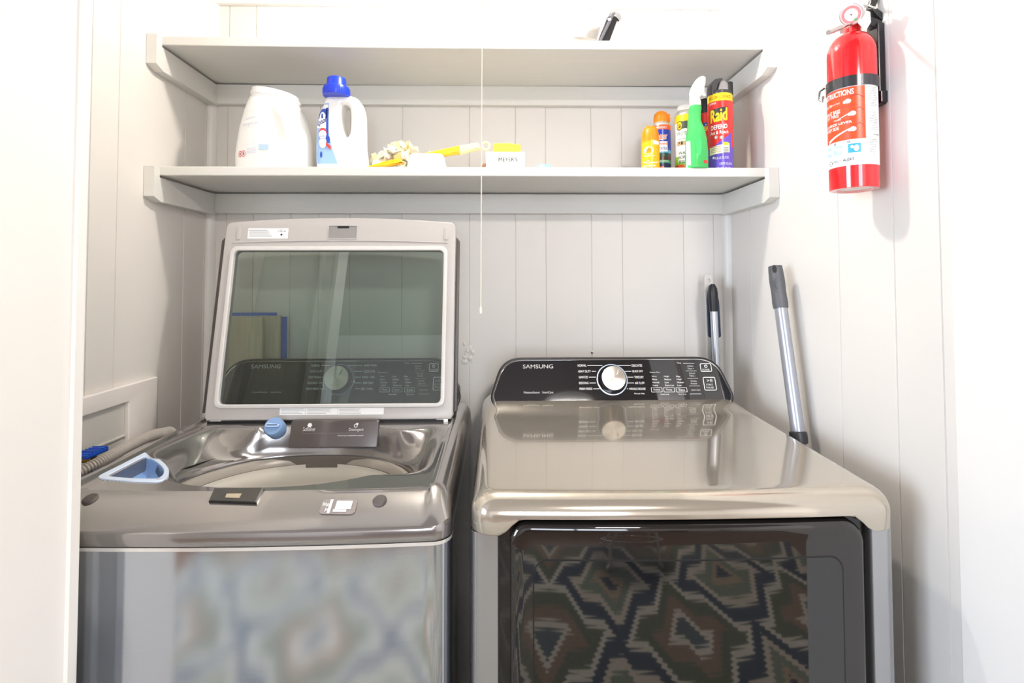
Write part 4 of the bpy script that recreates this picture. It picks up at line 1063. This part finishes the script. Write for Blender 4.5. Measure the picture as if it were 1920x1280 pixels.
# second red can with black cap behind
t, S = can('spray_can', 1327, 1.50, .0310, 'red bug killer can with black cap, mostly hidden behind the green spray bottle')
RD = G('can_red', 'e0302c', .25); YR = G('can_yellow', 'f9d21c')
mb = MB(); mb.lathe([(.0285, 0, RD), (.031, .002, RD), (.031, cz(S, 241), NB), (.031, cz(S, 230), RD), (.031, cz(S, 214), RD), (.028, cz(S, 210))], (S.x, S.Y, ZS), RD, n=48)
T(mb, S, 'Raid', 1312, 232, 1332, 246, YR, bold=.03, w=.0006); mb.build('can_body', t)
mb = MB(); z1 = cz(S, 213); mb.lathe([(.0285, z1), (.0285, z1 + .035), (.026, z1 + .045), (.018, z1 + .049), (.0005, z1 + .049)], (S.x, S.Y, ZS), BLACKM, n=40); mb.build('cap', t)
# tall red and purple can in front
t, S = can('spray_can', 1351.5, 1.415, .0325, 'tall red and purple ant and roach can with dark cap, rightmost on the lower shelf')
PU = G('can_purple', '6a4fc4', .25)
mb = MB(); mb.lathe([(.030, 0, PU), (.0325, .002, PU), (.0325, cz(S, 276), RD), (.0325, cz(S, 189), YR), (.0325, cz(S, 176), YR), (.031, cz(S, 174)), (.028, cz(S, 173))], (S.x, S.Y, ZS), RD, n=56)
a_, b_ = S.box(1330, 1, 1372, 2)[:2]
mb.strip(PU, S.fm, a_, b_, ZS + cz(S, 290), lambda q: ZS + cz(S, 276) + .0 + .048 * max(0, q - .15) ** 1.1, n=16, w=.0002)
T(mb, S, 'KILLS ON CONTACT', 1331, 178.5, 1371, 184, mat('band_print', 'b98a18', .5), bold=.02, w=.0004)
T(mb, S, 'DEFENSE', 1331.5, 193, 1344, 197, PRINTW, w=.0004, skew=.001)
bk = [S.uv(1332, 203), S.uv(1365, 199), S.uv(1363, 223), S.uv(1349, 231), S.uv(1333, 214)]
a2, b2 = bk[0][0], bk[1][0]
mb.strip(PRINTK, S.fm, a2, b2, lambda q: S.uv(1350, 208 + 20 * (1 - abs(q - .55) * 1.8))[1], lambda q: S.uv(1350, 204 - 4 * q)[1], n=14, w=.0004)
T(mb, S, 'Raid', 1334, 204, 1364, 227, YR, bold=.04, w=.0008, skew=.004)
T(mb, S, 'DEFEND', 1334, 233.5, 1364.5, 241.5, PRINTW, bold=.03, w=.0005, skew=.002); T(mb, S, 'Ant & Roach', 1333, 244.5, 1366, 251, PRINTW, bold=.02, w=.0005, skew=.001)
for px_ in (1343, 1353.5): u, v = S.uv(px_, 257.5); mb.ell(mat('grey_tan', 'a89a90', .5), S.fm, u, v, .005, .005, 16, w=.0005); mb.ell(PRINTW, S.fm, u, v, .0018, .0035, 8, w=.0007)
c2 = mat('cream_print', 'f5ead0', .5)
mb.strip(c2, S.fm, *S.box(1331, 1, 1368, 2)[:2], lambda q: S.uv(1350, 289 - 3 * q)[1], lambda q: S.uv(1350, 274.5 - 6 * q)[1], n=12, w=.0005)
for k in range(4): R(mb, S, 1333, 275 + k * 3.2, 1352, 276 + k * 3.2, mat('tan_print', 'a9895a', .5), .0007)
R(mb, S, 1357, 266, 1366, 272, YR, .0008); 
for k in range(3): R(mb, S, 1357, 276 + k * 4, 1366, 278.5 + k * 4, PRINTG, .0008)
T(mb, S, 'KILLS BUGS', 1341, 293, 1366, 297.5, PRINTW, bold=.01, w=.0005, skew=.001); u, v = S.uv(1338, 296); mb.ell(PRINTW, S.fm, u, v, .0036, .0036, 7, w=.0005)
T(mb, S, 'KEEPS KILLING', 1349, 304, 1372, 308.5, PRINTW, bold=.01, w=.0005); T(mb, S, 'NET WT 20 OZ', 1341, 313, 1369, 316, PRINTW, w=.0005)
mb.build('can_body', t, ang=40)
mb = MB(); z1 = cz(S, 176); CG = mat('cap_charcoal', '3a393c', .3)
# open-sided charcoal cap: arched shell
f3 = lambda u, v, w=0.: Vector((S.x + u, S.Y + w, ZS + z1 + v))
mb.lathe([(.030, -.001), (.0312, .001), (.0312, .010), (.0295, .012), (.0005, .012)], (S.x, S.Y, ZS + z1), CG, n=40)
mb.slab([rpoly([(-.0305, 0), (-.020, 0), (-.010, .036), (.004, .045), (-.006, .047), (-.022, .043), (-.0295, .030)], .006)], -.018, .018, CG, f3, .002)
mb.slab([rpoly([(.020, 0), (.0305, 0), (.0300, .038), (.018, .040), (.018, .03)], .004)], -.016, .016, BLACKM, f3, .002)
mb.slab([rpoly([(-.012, .01), (.022, .01), (.021, .034), (.008, .044), (-.004, .040)], .005)], -.012, .014, mat('cap_grey_silver', 'a6a1a2', .3, .3), f3, .003)
mb.build('spray_cap', t)
# green spray bottle
S = Cyl(1308, 1.385, .030); BXc = at(1309, 300, Y=1.385).x
t = thing('spray_bottle', (BXc, 1.385, ZS), 'bright green translucent spray bottle with white trigger head', 'spray bottle')
GRN = bpy.data.materials.new('green_translucent'); GRN.use_nodes = True
b_ = GRN.node_tree.nodes['Principled BSDF']; b_.inputs['Base Color'].default_value = rgb('5ddc7c'); b_.inputs['Roughness'].default_value = .12
b_.inputs['Transmission Weight'].default_value = .35; b_.inputs['IOR'].default_value = 1.3; b_.inputs['Subsurface Weight'].default_value = .0
raw = []
for y, a, c, ry in ((322, 1290, 1328, .026), (312, 1288, 1329, .028), (280, 1289, 1328, .028), (255, 1290, 1325, .027), (240, 1292, 1321, .024), (226, 1293, 1316, .019), (212, 1294, 1316, .016), (200, 1295, 1317, .0155), (195, 1298, 1315, .013)):
    pa = at(a, y, Y=1.375); pb = at(c, y, Y=1.375); raw.append([pa.z, (pa.x + pb.x) / 2, (pb.x - pa.x) / 2, ry, 0, 2.4])
raw[0][0] = ZS; Lf_ = Loft(1.385, smooth_sec(raw, 4)); mb = MB(); mb.loops([Lf_.ring(q, 40) for q in Lf_.sec], GRN, True, True)
mb.strip(mat('pale_label', 'e6eaf4', .4), Lf_.fm, *Lf_.box(1290.5, 314, 1297, 262), n=5, k=8, w=.0006)
R(mb, Lf_, 1319, 300, 1327, 306, LR, .0008)
mb.ell(mat('dark_green', '3fc46a', .15), Lf_.fm, *Lf_.uv(1310, 272), .0075, .028, 24, w=.0006)
mb.build('bottle_body', t, ang=60)
mb = MB(); zn = raw[-1][0]; nx = raw[-1][1]
mb.lathe([(.0145, -.002), (.0145, .010), (.012, .014), (.0115, .020), (.0005, .021)], (nx, 1.385, zn), WHITEP, n=32)
f4 = lambda u, v, w=0.: Vector((u, 1.385 + w, v))
def p4(l): return [xz(at(x, y, Y=1.385)) for x, y in l]
mb.slab([rpoly(p4([(1296, 186), (1293, 175), (1297, 162), (1306, 148), (1315, 143), (1322, 146), (1321, 160), (1318, 168), (1314, 182), (1304, 184)]), .008)], -.009, .009, WHITEP, f4, .004, 3)
mb.build('sprayer_head', t, ang=50)
mb = MB(); mb.slab([rpoly(p4([(1309, 165), (1320, 163), (1319, 172), (1323, 181), (1318, 182), (1311, 176), (1307, 170)]), .004)], -.006, .006, WHITEP, f4, .002); mb.slab([rpoly(p4([(1294, 174), (1298, 176), (1297, 196), (1294, 194)]), .002)], -.007, .007, WHITEP, f4, .002); mb.build('trigger', t)

# --- pan on the upper shelf
ZT = ZU + .0003
t = thing('pan', (at(1085, 70, Y=1.46).x, 1.46, ZT), 'small steel pan with black angled handle on top of the upper shelf', 'pan')
px0 = at(1082, 70, Y=1.44).x; zt_ = at(1082, 65, Y=1.40).z - ZT
STL = mat('pan_steel', 'b3aeaa', .3, .9)
mb = MB(); mb.lathe([(.03, 0), (.055, .004), (.064, .02), (.060, zt_ * .7), (.045, zt_ * .92), (.02, zt_ + .002), (.0005, zt_ + .004)], (px0, 1.46, ZT), STL, n=48); mb.build('pan_body', t)
def p5(l, Y=1.44): return [xz(at(x, y, Y=Y)) for x, y in l]
f5 = lambda u, v, w=0.: Vector((u, 1.44 + w, v))
mb = MB(); mb.slab([rpoly(p5([(1090, 82), (1096, 66), (1108, 58), (1124, 55), (1120, 70), (1116, 82)]), .006)], -.02, .012, STL, f5, .004); mb.build('handle_bracket', t)
mb = MB(); mb.slab([rpoly(p5([(1114, 95), (1136, 38), (1140, 30), (1152, 32), (1156, 42), (1136, 95)]), .006)], -.012, .008, BLACKM, f5, .003)
mb.slab([rpoly(p5([(1135, 40), (1139, 22), (1152, 21), (1162, 30), (1165, 42), (1160, 44), (1152, 34), (1142, 34)]), .008)], -.014, .010, CHROME, f5, .003)
mb.slab([rpoly(p5([(1146, 28), (1152, 29), (1126, 82), (1121, 80)]), .002)], -.016, -.012, mat('grip_grey', '6d6c74', .25, .4), f5, .001)
mb.ell(PRINTW, lambda u, v, w=0.: Vector((u, 1.44 - .0165 - w, v)), *xz(at(1143, 35, Y=1.42)), .005, .004, w=.0005)
mb.build('handle', t)

# ================================================================== fire extinguisher on the right wall
ER = .041; EX = XR - ER - .014; EY = EX * F / (1614.5 - 935)
S = Cyl(1616, EY, ER, X=EX, rot=-math.atan2(EX, EY)); S.hp = 48.
def ez(py): return at(1616, py, Y=EY - ER * .7).z
zb_ = ez(352)
t = thing('fire_extinguisher', (EX, EY, zb_), 'red fire extinguisher with instruction label strapped to the right wall', 'fire extinguisher')
ERD = mat('extinguisher_red', 'e01b22', .12, coat=.8)
za = ez(92)
mb = MB(); pr = [(.001, .006), (.028, .004), (.036, .0), (.0405, .001), (ER, .004), (ER, za - zb_)]
H = ez(52) - za
for k in range(1, 10): a = PI / 2 * k / 9; pr.append((.013 + (ER - .013) * math.cos(a), za - zb_ + H * math.sin(a)))
pr += [(.013, za - zb_ + H + .012), (.0005, za - zb_ + H + .012)]
mb.lathe(pr, (EX, EY, zb_), ERD, n=72)
mb.lathe([(.027, .0035), (.001, .003)], (EX, EY, zb_), mat('white_base', 'f0e8e4', .4), n=40)
LO = mat('label_orange', 'ee4b1e', .3); LW = mat('label_white', 'f6f6f8', .35)
def A_(deg): return math.radians(deg) * ER
zL0, zL1, zL2 = ez(310), ez(262), ez(163)
mb.strip(LW, S.fm, A_(-150), A_(45), zL0, zL2, n=48, w=.0003)
mb.strip(LO, S.fm, A_(-150), A_(-6), zL1, zL2 - .001, n=36, w=.0005)
def TX(s, a0, a1, y0, y1, m=PRINTW, w=.0008, **k): mb.text(s, m, S.fm, A_(a0), A_(a1), ez(y1), ez(y0), w=w, **k)
TX('INSTRUCTIONS', -118, -31, 168, 178, bold=.03)
TX('PULL PIN', -112, -86, 188, 193, bold=.03); TX('HOLD UNIT UPRIGHT', -86, -62, 189, 192, bold=.01)
TX('AIM AT BASE', -115, -62, 202, 209, bold=.03); TX('OF FIRE', -112, -66, 210, 216, bold=.03); TX('STAND BACK', -80, -60, 220, 223)
TX('SQUEEZE LEVER', -118, -36, 227, 232, bold=.03); TX('SWEEP SIDE', -116, -66, 234, 240, bold=.03)
for y, a in ((180, -22), (199, -22), (224, -22)): mb.strip(mat('deep_red_line', 'b3261c', .4), S.fm, A_(-120), A_(a), ez(y + .6), ez(y), n=24, w=.0007)
for y, a in ((190, -44), (214, -34), (243, -34)):
    mb.ell(PRINTW, S.fm, A_(a), ez(y), .0052, .0045, 12, w=.0009); mb.ell(PRINTW, S.fm, A_(a - 7), ez(y + 1), .003, .003, 10, w=.0009)
    mb.strip(mat('dark_line', '5a2020', .5), S.fm, A_(a + 2), A_(-9), lambda q: ez(y - 3) + .007 * math.sin(q * PI) - .0004, lambda q: ez(y - 3) + .007 * math.sin(q * PI) + .0004, n=12, w=.001)
mb.strip(PRINTW, S.fm, A_(-100), A_(-42), lambda q: ez(262) + (ez(243) - ez(262)) * q, lambda q: ez(257) + (ez(241) - ez(257)) * q, n=14, w=.0008)
mb.strip(PRINTW, S.fm, A_(-70), A_(-40), lambda q: ez(222) + (ez(214) - ez(222)) * q, lambda q: ez(221) + (ez(212) - ez(221)) * q, n=10, w=.0008)
IC = mat('icon_blue', '2f9fe0', .4); ICL = mat('icon_pale_blue', 'a8d2f0', .4)
for a0, a1, m_ in ((-112, -92, ICL), (-82, -60, ICL), (-46, -18, IC)):
    mb.strip(m_, S.fm, A_(a0), A_(a1), ez(287), ez(270), n=8, w=.0006)
    mb.ell(PRINTW, S.fm, A_((a0 + a1) / 2 + 4), ez(279), .0042, .0058, 12, w=.0009); mb.ell(PRINTW, S.fm, A_((a0 + a1) / 2 - 5), ez(276), .0026, .003, 10, w=.0009)
for a0 in (-78, -44): mb.ell(PRINTK, S.fm, A_(a0), ez(266), .0022, .0022, 12, w=.0007, hole=.5); TX('TRASH WOOD', a0 + 6, a0 + 22, 265, 267, PRINTG)
TX('FIRST', -84, -62, 297, 302, PRINTG, bold=.01); TX('ALERT', -58, -33, 296.5, 301.5, PRINTK, bold=.03)
for k in range(4):
    a = k * PI / 2; mb.ell(PRINTK, S.fm, A_(-94) + .004 * math.cos(a), ez(301) + .004 * math.sin(a), .0017, .0017, 4, w=.0008)
random.seed(4)
for k in range(26):
    if 12 <= k <= 14: continue
    y = 167 + k * 3.1; mb.strip(PRINTG, S.fm, A_(2), A_(random.uniform(26, 34)), ez(y + .7), ez(y), n=5, w=.0006)
for k in range(9): y = 264 + k * 3.2; mb.strip(PRINTG, S.fm, A_(2), A_(random.uniform(12, 30)), ez(y + .8), ez(y), n=4, w=.0006)
TX('1-A:10-B:C', 14, 36, 253, 256, PRINTK, bold=.02)
mb.build('cylinder', t, ang=40)
ztop = zb_ + za - zb_ + H
# valve, gauge, levers, pin, tag
mb = MB(); mb.box(EX - .012, EX + .012, EY - .016, EY + .016, ztop + .008, ztop + .034, mat('valve_metal', 'c9c5c2', .25, .8), .003)
mb.lathe([(.010, 0), (.010, .02)], (EX, EY - .012, ztop - .002), ERD, n=20); mb.build('valve_body', t)
gp = at(1597, 26, Y=EY - .03); gax = (CP - gp); gax = Vector((gax.x * 1.0 - .25, gax.y, gax.z - .35)).normalized()
mb = MB(); mb.lathe([(.008, -.022), (.008, -.010), (.019, -.008), (.0205, .0), (.0195, .005), (.0175, .006)], gp, mat('gauge_rim', 'd8cfd0', .2, .5), n=40, axis=gax)
go = mb.build('pressure_gauge', t)
mb = MB(); gm = pmap(gp + gax * .0045, gax.orthogonal(), gax.cross(gax.orthogonal()))
mb.ell(mat('gauge_face', 'f5dada', .25), gm, 0, 0, .0175, .0175, 32, w=.002); mb.ell(mat('gauge_pink', 'e58f90', .3), gm, 0, 0, .0155, .0155, 32, w=.0024, hole=.72); mb.ell(mat('gauge_green', '6fae7e', .3), gm, .0, .012, .003, .0024, 10, w=.0026); mb.ell(PRINTK, gm, 0, 0, .0008, .0018, 10, w=.0026)
mb.build('gauge_dial', go, flat=True)
vt = Vector((EX, EY, ztop + .02))
a0 = at(1596, 44, Y=EY - .03); a1 = at(1578, 51, Y=EY - .045); a2 = at(1553, 61, Y=EY - .065)
mb = MB(); mb.tube([vt + Vector((-.005, 0, 0)), a0, a1], .0028, CHROME, 12); mb.tube([a1, a2], .0043, mat('nozzle_grey', 'bdb5b2', .3, .6), 14); mb.build('discharge_nozzle', t)
LVR = mat('lever_black', '26262a', .25)
q0 = at(1630, 8, Y=EY); q1 = at(1648, 25, Y=EY); q2 = at(1660, 48, Y=EY + .01); q3 = at(1671, 74, Y=EY + .02)
def strap(pts, wd, th, m, nm, par):
    mb = MB(); rg = []
    for i, p in enumerate(pts):
        d = (pts[min(i + 1, len(pts) - 1)] - pts[max(i - 1, 0)]).normalized(); s_ = Vector((.65, -.75, 0)); s_ = (s_ - d * s_.dot(d)).normalized(); n_ = d.cross(s_)
        rg.append([p + s_ * wd + n_ * th, p - s_ * wd + n_ * th, p - s_ * wd - n_ * th, p + s_ * wd - n_ * th])
    mb.loops(rg, m, True, True); return mb.build(nm, par, ang=30)
fe = lambda u, v, w=0.: Vector((u, EY - .002 + w, v))
def pe(l): return [xz(at(x, y, Y=EY)) for x, y in l]
mb = MB(); mb.slab([rpoly(pe([(1628, 10), (1640, 22), (1656, 34), (1668, 48), (1675, 71), (1670, 80), (1665, 77), (1659, 53), (1641, 38), (1626, 22)]), .004)], -.009, .009, LVR, fe, .002)
mb.slab([rpoly(pe([(1627, 14), (1632, -6), (1648, -12), (1642, 4), (1636, 18)]), .002)], -.006, .006, LVR, fe, .002); mb.build('carry_lever', t, ang=30)
mb = MB(); mb.slab([rpoly(pe([(1620, 34), (1642, 40), (1652, 48), (1659, 57), (1661, 80), (1656, 76), (1650, 62), (1630, 54), (1618, 50)]), .003)], -.008, .008, LVR, fe, .002)
mb.build('squeeze_lever', t, ang=30)
mb = MB(); qa = at(1618, 8, Y=EY - .02); mb.tube([qa, at(1628, 12, Y=EY - .015), at(1641, 16, Y=EY - .01)], .003, CHROME, 10)
mb.tube([at(1622, 3, Y=EY - .02) + Vector((.010 * math.cos(2 * PI * k / 20), 0, .010 * math.sin(2 * PI * k / 20))) for k in range(21)], .0012, CHROME, 6); mb.build('safety_pin', t)
mb = MB(); yt = EY - .034; ft = lambda u, v, w=0.: Vector((u, yt + (u - EX) * .5 + w, v))
def p6(l): return [xz(at(x, y, Y=yt)) for x, y in l]
mb.slab([rpoly(p6([(1621, 18), (1639, 17), (1641, 36), (1625, 57), (1603, 46)]), .001)], -.0006, .0006, mat('tag_card', 'f8f6f5', .6), ft); mb.build('inspection_tag', t, flat=True)
# bracket and strap
t2 = thing('wall_bracket', (XR, EY, ez(185)), 'black wall bracket and metal strap clamping the fire extinguisher', 'bracket')
mb = MB(); mb.box(XR - .0135, XR - .0002, EY - .016, EY + .016, ez(190), ez(35), LVR, .002)
mb.box(XR - .0135, XR - .0002, EY - .02, EY + .02, ez(188), ez(165), LVR, .002); mb.build('back_plate', t2, flat=True)
mb = MB(); n = 64; rg = []
SB = mat('strap_black_metal', '55555a', .15, .7)
zs_ = ez(163); sh = ez(143) - zs_
for k in range(n + 1):
    a = math.radians(-178 + 300 * k / n) ; c_, s_ = math.sin(a), -math.cos(a)
    rg.append([Vector((EX + (ER + o) * c_, EY + (ER + o) * s_, z)) for o, z in ((.0006, zs_), (.0022, zs_), (.0022, zs_ + sh), (.0006, zs_ + sh))])
mb.loops(rg, SB, True, True); st = mb.build('strap', t2, ang=40)
a = math.radians(-118); c_, s_ = math.sin(a), -math.cos(a); pc = Vector((EX + (ER + .004) * c_, EY + (ER + .004) * s_, zs_))
mb = MB(); mb.tube([pc + Vector((0, 0, sh * .8)), pc + Vector((c_ * .008, s_ * .008, sh * .5)), pc + Vector((c_ * .010, s_ * .010, -.006)), pc + Vector((c_ * .004, s_ * .004, -.012)), pc + Vector((c_ * .002, s_ * .002, .0))], .0022, CHROME, 8); mb.build('buckle', st)

# ================================================================== poles standing beside / behind the dryer
GT = mat('grey_tube', 'a3a6b0', .3, .5)
t = thing('mop', (.700, 1.01, 0), 'grey mop pole with dark ribbed grip leaning between the dryer and right wall', 'mop')
top = at(1453, 497, Y=1.275); bot = Vector((.700, 1.01, .012)); ax = (top - bot)
def on(z): return bot + ax * ((z - bot.z) / ax.z)
za_ = at(1462, 575, Y=1.26).z; zc = at(1492, 813, Y=1.20).z
mb = MB(); mb.tube([on(.05), on(za_)], .0145, GT, 20); mb.build('pole', t)
mb = MB(); gr = [.0165, .0175, .0168, .0165, .017, .0175, .017, .0165, .0155]
mb.tube([on(za_ - .003 + (top.z - za_) * k / 8) for k in range(9)], gr, mat('grip_dark', '55565b', .5, bump=.3, scale=200), 20)
d = ax.normalized(); side = Vector((-.4, -1, 0)); side = (side - d * side.dot(d)).normalized(); vv = d.cross(side)
for rr in (.010, .006):
    mb.tube([on((za_ + top.z) / 2) + side * .0165 + vv * (rr * math.cos(a)) + d * (rr * 1.8 * math.sin(a)) for a in [PI * .4 + PI * q / 10 for q in range(11)]], .0013, mat('grip_dark', '55565b'), 6)
mb.ell(mat('hole_black', '0a0a0a', .6), pmap(on(top.z - .012) + side * .0166, vv, d), -.004, 0, .005, .010, 12, w=.0003)
mb.build('grip', t)
mb = MB(); mb.tube([on(zc - .02), on(zc - .012), on(zc + .004), on(zc + .006)], [.018, .019, .0185, .0148], mat('collar_black', '2e3034', .4), 20); mb.build('collar', t)
mb = MB(); mb.box(.66, .715, .96, 1.10, .002, .03, GT, .006); mb.lathe([(.02, .028), (.016, .06), (.0148, .075)], (.699, 1.012, 0), mat('collar_black', '2e3034'), n=16); mb.build('mop_head', t)
def pole(name, label, cat, topc, botc, r, m, gripm=None, glen=0.):
    t = thing(name, botc, label, cat); a, b_ = Vector(topc), Vector(botc)
    return t, a, b_, (a - b_)
# three handles in the rear corner, behind the dryer
ta = at(1336, 531, Y=1.54); ba = Vector((.672, 1.535, .0))
t = thing('broom', tuple(ba), 'silver broom pole with black grip in the rear right corner', 'broom')
d = ta - ba
def o2(z): return ba + d * (z / ta.z)
zg = at(1340, 582, Y=1.54).z
mb = MB(); mb.tube([o2(.05), o2(zg)], .0105, mat('silver_tube', 'c3c6cd', .25, .6), 16); mb.build('pole', t)
mb = MB(); mb.tube([o2(zg - .002 + (ta.z - zg) * k / 6) for k in range(7)], [.0125, .013, .0135, .0135, .0135, .012, .006], mat('grip_black', '1c1c20', .4), 16); mb.build('grip', t)
mb = MB(); mb.box(.61, .70, 1.515, 1.56, .0, .06, mat('broom_block', '3f4a60', .5), .006); mb.build('broom_head', t)
tb = at(1330, 514, Y=1.585); bb2 = Vector((.66, 1.60, 0))
t = thing('brush', tuple(bb2), 'white flat brush handle tip with hanging hole, highest of the rear corner poles', 'brush')
f7 = lambda u, v, w=0.: Vector((u + (.66 - tb.x) * (1 - v / tb.z), 1.595 + w, v))
hx_ = tb.x; mb = MB()
mb.slab([rpoly([(hx_ - .009, .0), (hx_ + .009, .0), (hx_ + .011, tb.z - .09), (hx_ + .0135, tb.z - .03), (hx_ + .012, tb.z), (hx_ - .012, tb.z), (hx_ - .0135, tb.z - .03), (hx_ - .011, tb.z - .09)], .008), [(hx_ + .0055 * math.cos(q * PI / 8), tb.z - .02 + .0055 * math.sin(q * PI / 8)) for q in range(16)]], -.005, .005, mat('handle_offwhite', 'dcd8d2', .35), f7, .002)
mb.build('handle', t)
tc2 = at(1335, 533, Y=1.565)
t = thing('dustpan', (.655, 1.57, 0), 'navy blue flat dustpan handle behind the silver broom pole', 'dustpan')
f8 = lambda u, v, w=0.: Vector((u + (.685 - tc2.x) * (1 - v / tc2.z) , 1.572 + w, v))
hx_ = tc2.x; zz1 = at(1345, 633, Y=1.57).z
mb = MB(); mb.slab([rpoly([(hx_ - .016, zz1), (hx_ + .022, zz1), (hx_ + .021, tc2.z - .05), (hx_ + .012, tc2.z - .004), (hx_ - .006, tc2.z), (hx_ - .016, tc2.z - .04)], .008)], -.004, .004, mat('navy_plastic', '25304c', .3), f8, .002); mb.build('handle', t)
mb = MB(); mb.slab([rpoly([(hx_ - .008, .0), (hx_ + .010, .0), (hx_ + .010, zz1 + .004), (hx_ - .008, zz1 + .004)], .002)], -.003, .003, mat('navy_plastic', '25304c'), f8); mb.build('shaft', t)

# ================================================================== planks behind the washer
PK1 = mat('plank_oak', 'd3bd9f', .5, noise=.22, scale=9, stretch=(14, 14, 1)); PK2 = mat('plank_greige', 'cbbda6', .5, noise=.22, scale=9, stretch=(14, 14, 1)); TAPE = mat('painters_tape', '3f6fd8', .5)
def X_(px, Y): return at(px, 650, Y=Y).x
def Z_(py, Y): return at(450, py, Y=Y).z
def plank(x0, x1, y, ztop, m, label):
    o = MB(); o.box(x0, x1, y, y + .012, .001, ztop, m, .001); q = o.build('floor_plank', flat=True); tag(q, label, 'plank', 'flooring planks stood behind the washer'); return q
plank(X_(400, 1.56), X_(418, 1.56), 1.56, Z_(595, 1.56), PK1, 'oak coloured flooring plank at left edge of the stack behind the washer')
plank(X_(419, 1.54), X_(491, 1.54), 1.54, Z_(594, 1.54), PK2, 'widest greige flooring plank, seen through the open lid glass')
plank(X_(478, 1.57), X_(524, 1.57), 1.57, Z_(592, 1.57), PK2, 'second greige flooring plank, just left of the upright blue tape')
mb = MB(); mb.box(X_(517, 1.59), X_(537, 1.59), 1.588, 1.594, .001, Z_(594, 1.59), TAPE); tag(mb.build('tape_strip', flat=True), 'upright strip of blue painter tape edging the planks', 'tape')
mb = MB(); y_ = 1.5845; mb.box(X_(402, y_), X_(518, y_), y_, y_ + .002, Z_(592, y_), Z_(586, y_), TAPE); 
mb.box(X_(402, y_), X_(410, y_), y_ - .001, y_ + .001, Z_(595, y_), Z_(588, y_), TAPE)
tag(mb.build('tape_strip', flat=True), 'level strip of blue painter tape above the planks', 'tape')

# ================================================================== laundry outlet box on the left wall
t = thing('laundry_outlet_box', (XL, 1.19, .88), 'white framed washer outlet box with blue valve on left wall', 'outlet box')
y1 = at(295, 740, X=XL + .012).y; zt1 = at(293, 706, X=XL + .012).z; yi = at(241, 780, X=XL + .012).y; zi = at(241, 753, X=XL + .012).z
fx_ = lambda u, v, w=0.: Vector((XL + w, u, v))
mb = MB(); mb.slab([rpoly([(1.0, .84), (y1, .84), (y1, zt1), (1.0, zt1)], .004), rpoly([(1.06, .90), (yi, .90), (yi, zi), (1.06, zi)], .004)], .0003, .013, mat('box_frame_white', 'f4eeea', .35), fx_, .003); mb.build('frame', t)
GB = mat('box_inner_grey', 'd5d3cd', .4)
mb = MB(); mb.box(XL + .0005, XL + .002, 1.06, yi, .90, zi, GB); mb.box(XL + .001, XL + .006, 1.06, yi, .957, .962, GB, .001); mb.build('recess', t, flat=True)
vp = at(176, 848, X=XL + .05)
mb = MB(); mb.tube([(XL + .002, vp.y, vp.z - .012), (XL + .05, vp.y, vp.z - .012)], .009, mat('brass', 'b08a4a', .3, .9), 14); mb.build('valve', t)
mb = MB(); mb.box(XL + .030, XL + .060, vp.y - .030, vp.y + .030, vp.z - .006, vp.z + .004, mat('valve_blue', '1f56c8', .35), .003)
for k in range(6): mb.box(XL + .029, XL + .061, vp.y - .026 + k * .0095, vp.y - .022 + k * .0095, vp.z + .003, vp.z + .006, mat('valve_blue', '1f56c8'), .0008)
mb.build('valve_handle', t, flat=True)
h0 = at(192, 852, X=-.815); h1 = at(302, 800, X=-.800); h0.z -= .010; h1.z -= .012
mb = MB(); pts = []; rs = []; N_ = 200
ctrl = [Vector((XL + .03, h0.y - .10, h0.z - .035)), h0 + Vector((0, -.02, -.004)), h0.lerp(h1, .5) + Vector((0, 0, .003)), h1 + Vector((0, 0, -.004)), h1 + Vector((0, .06, -.04)), Vector((-.80, 1.45, .70))]
def cr_(P_, t_):
    n_ = len(P_) - 1; i = min(int(t_ * n_), n_ - 1); f = t_ * n_ - i
    a, b_, c, d = P_[max(i - 1, 0)], P_[i], P_[i + 1], P_[min(i + 2, n_)]
    return .5 * (2 * b_ + (c - a) * f + (2 * a - 5 * b_ + 4 * c - d) * f * f + (3 * b_ - a - 3 * c + d) * f ** 3)
for k in range(N_ * 4 // 2 + 1):
    pts.append(cr_(ctrl, k / (N_ * 2))); rs.append((.0125, .0125, .0095, .0095)[k % 4])
mb.tube(pts, rs, mat('hose_grey', 'b7b1ab', .45), 16); tag(mb.build('drain_hose', ang=30), 'ribbed grey drain hose running beside the washer along the left wall', 'hose')
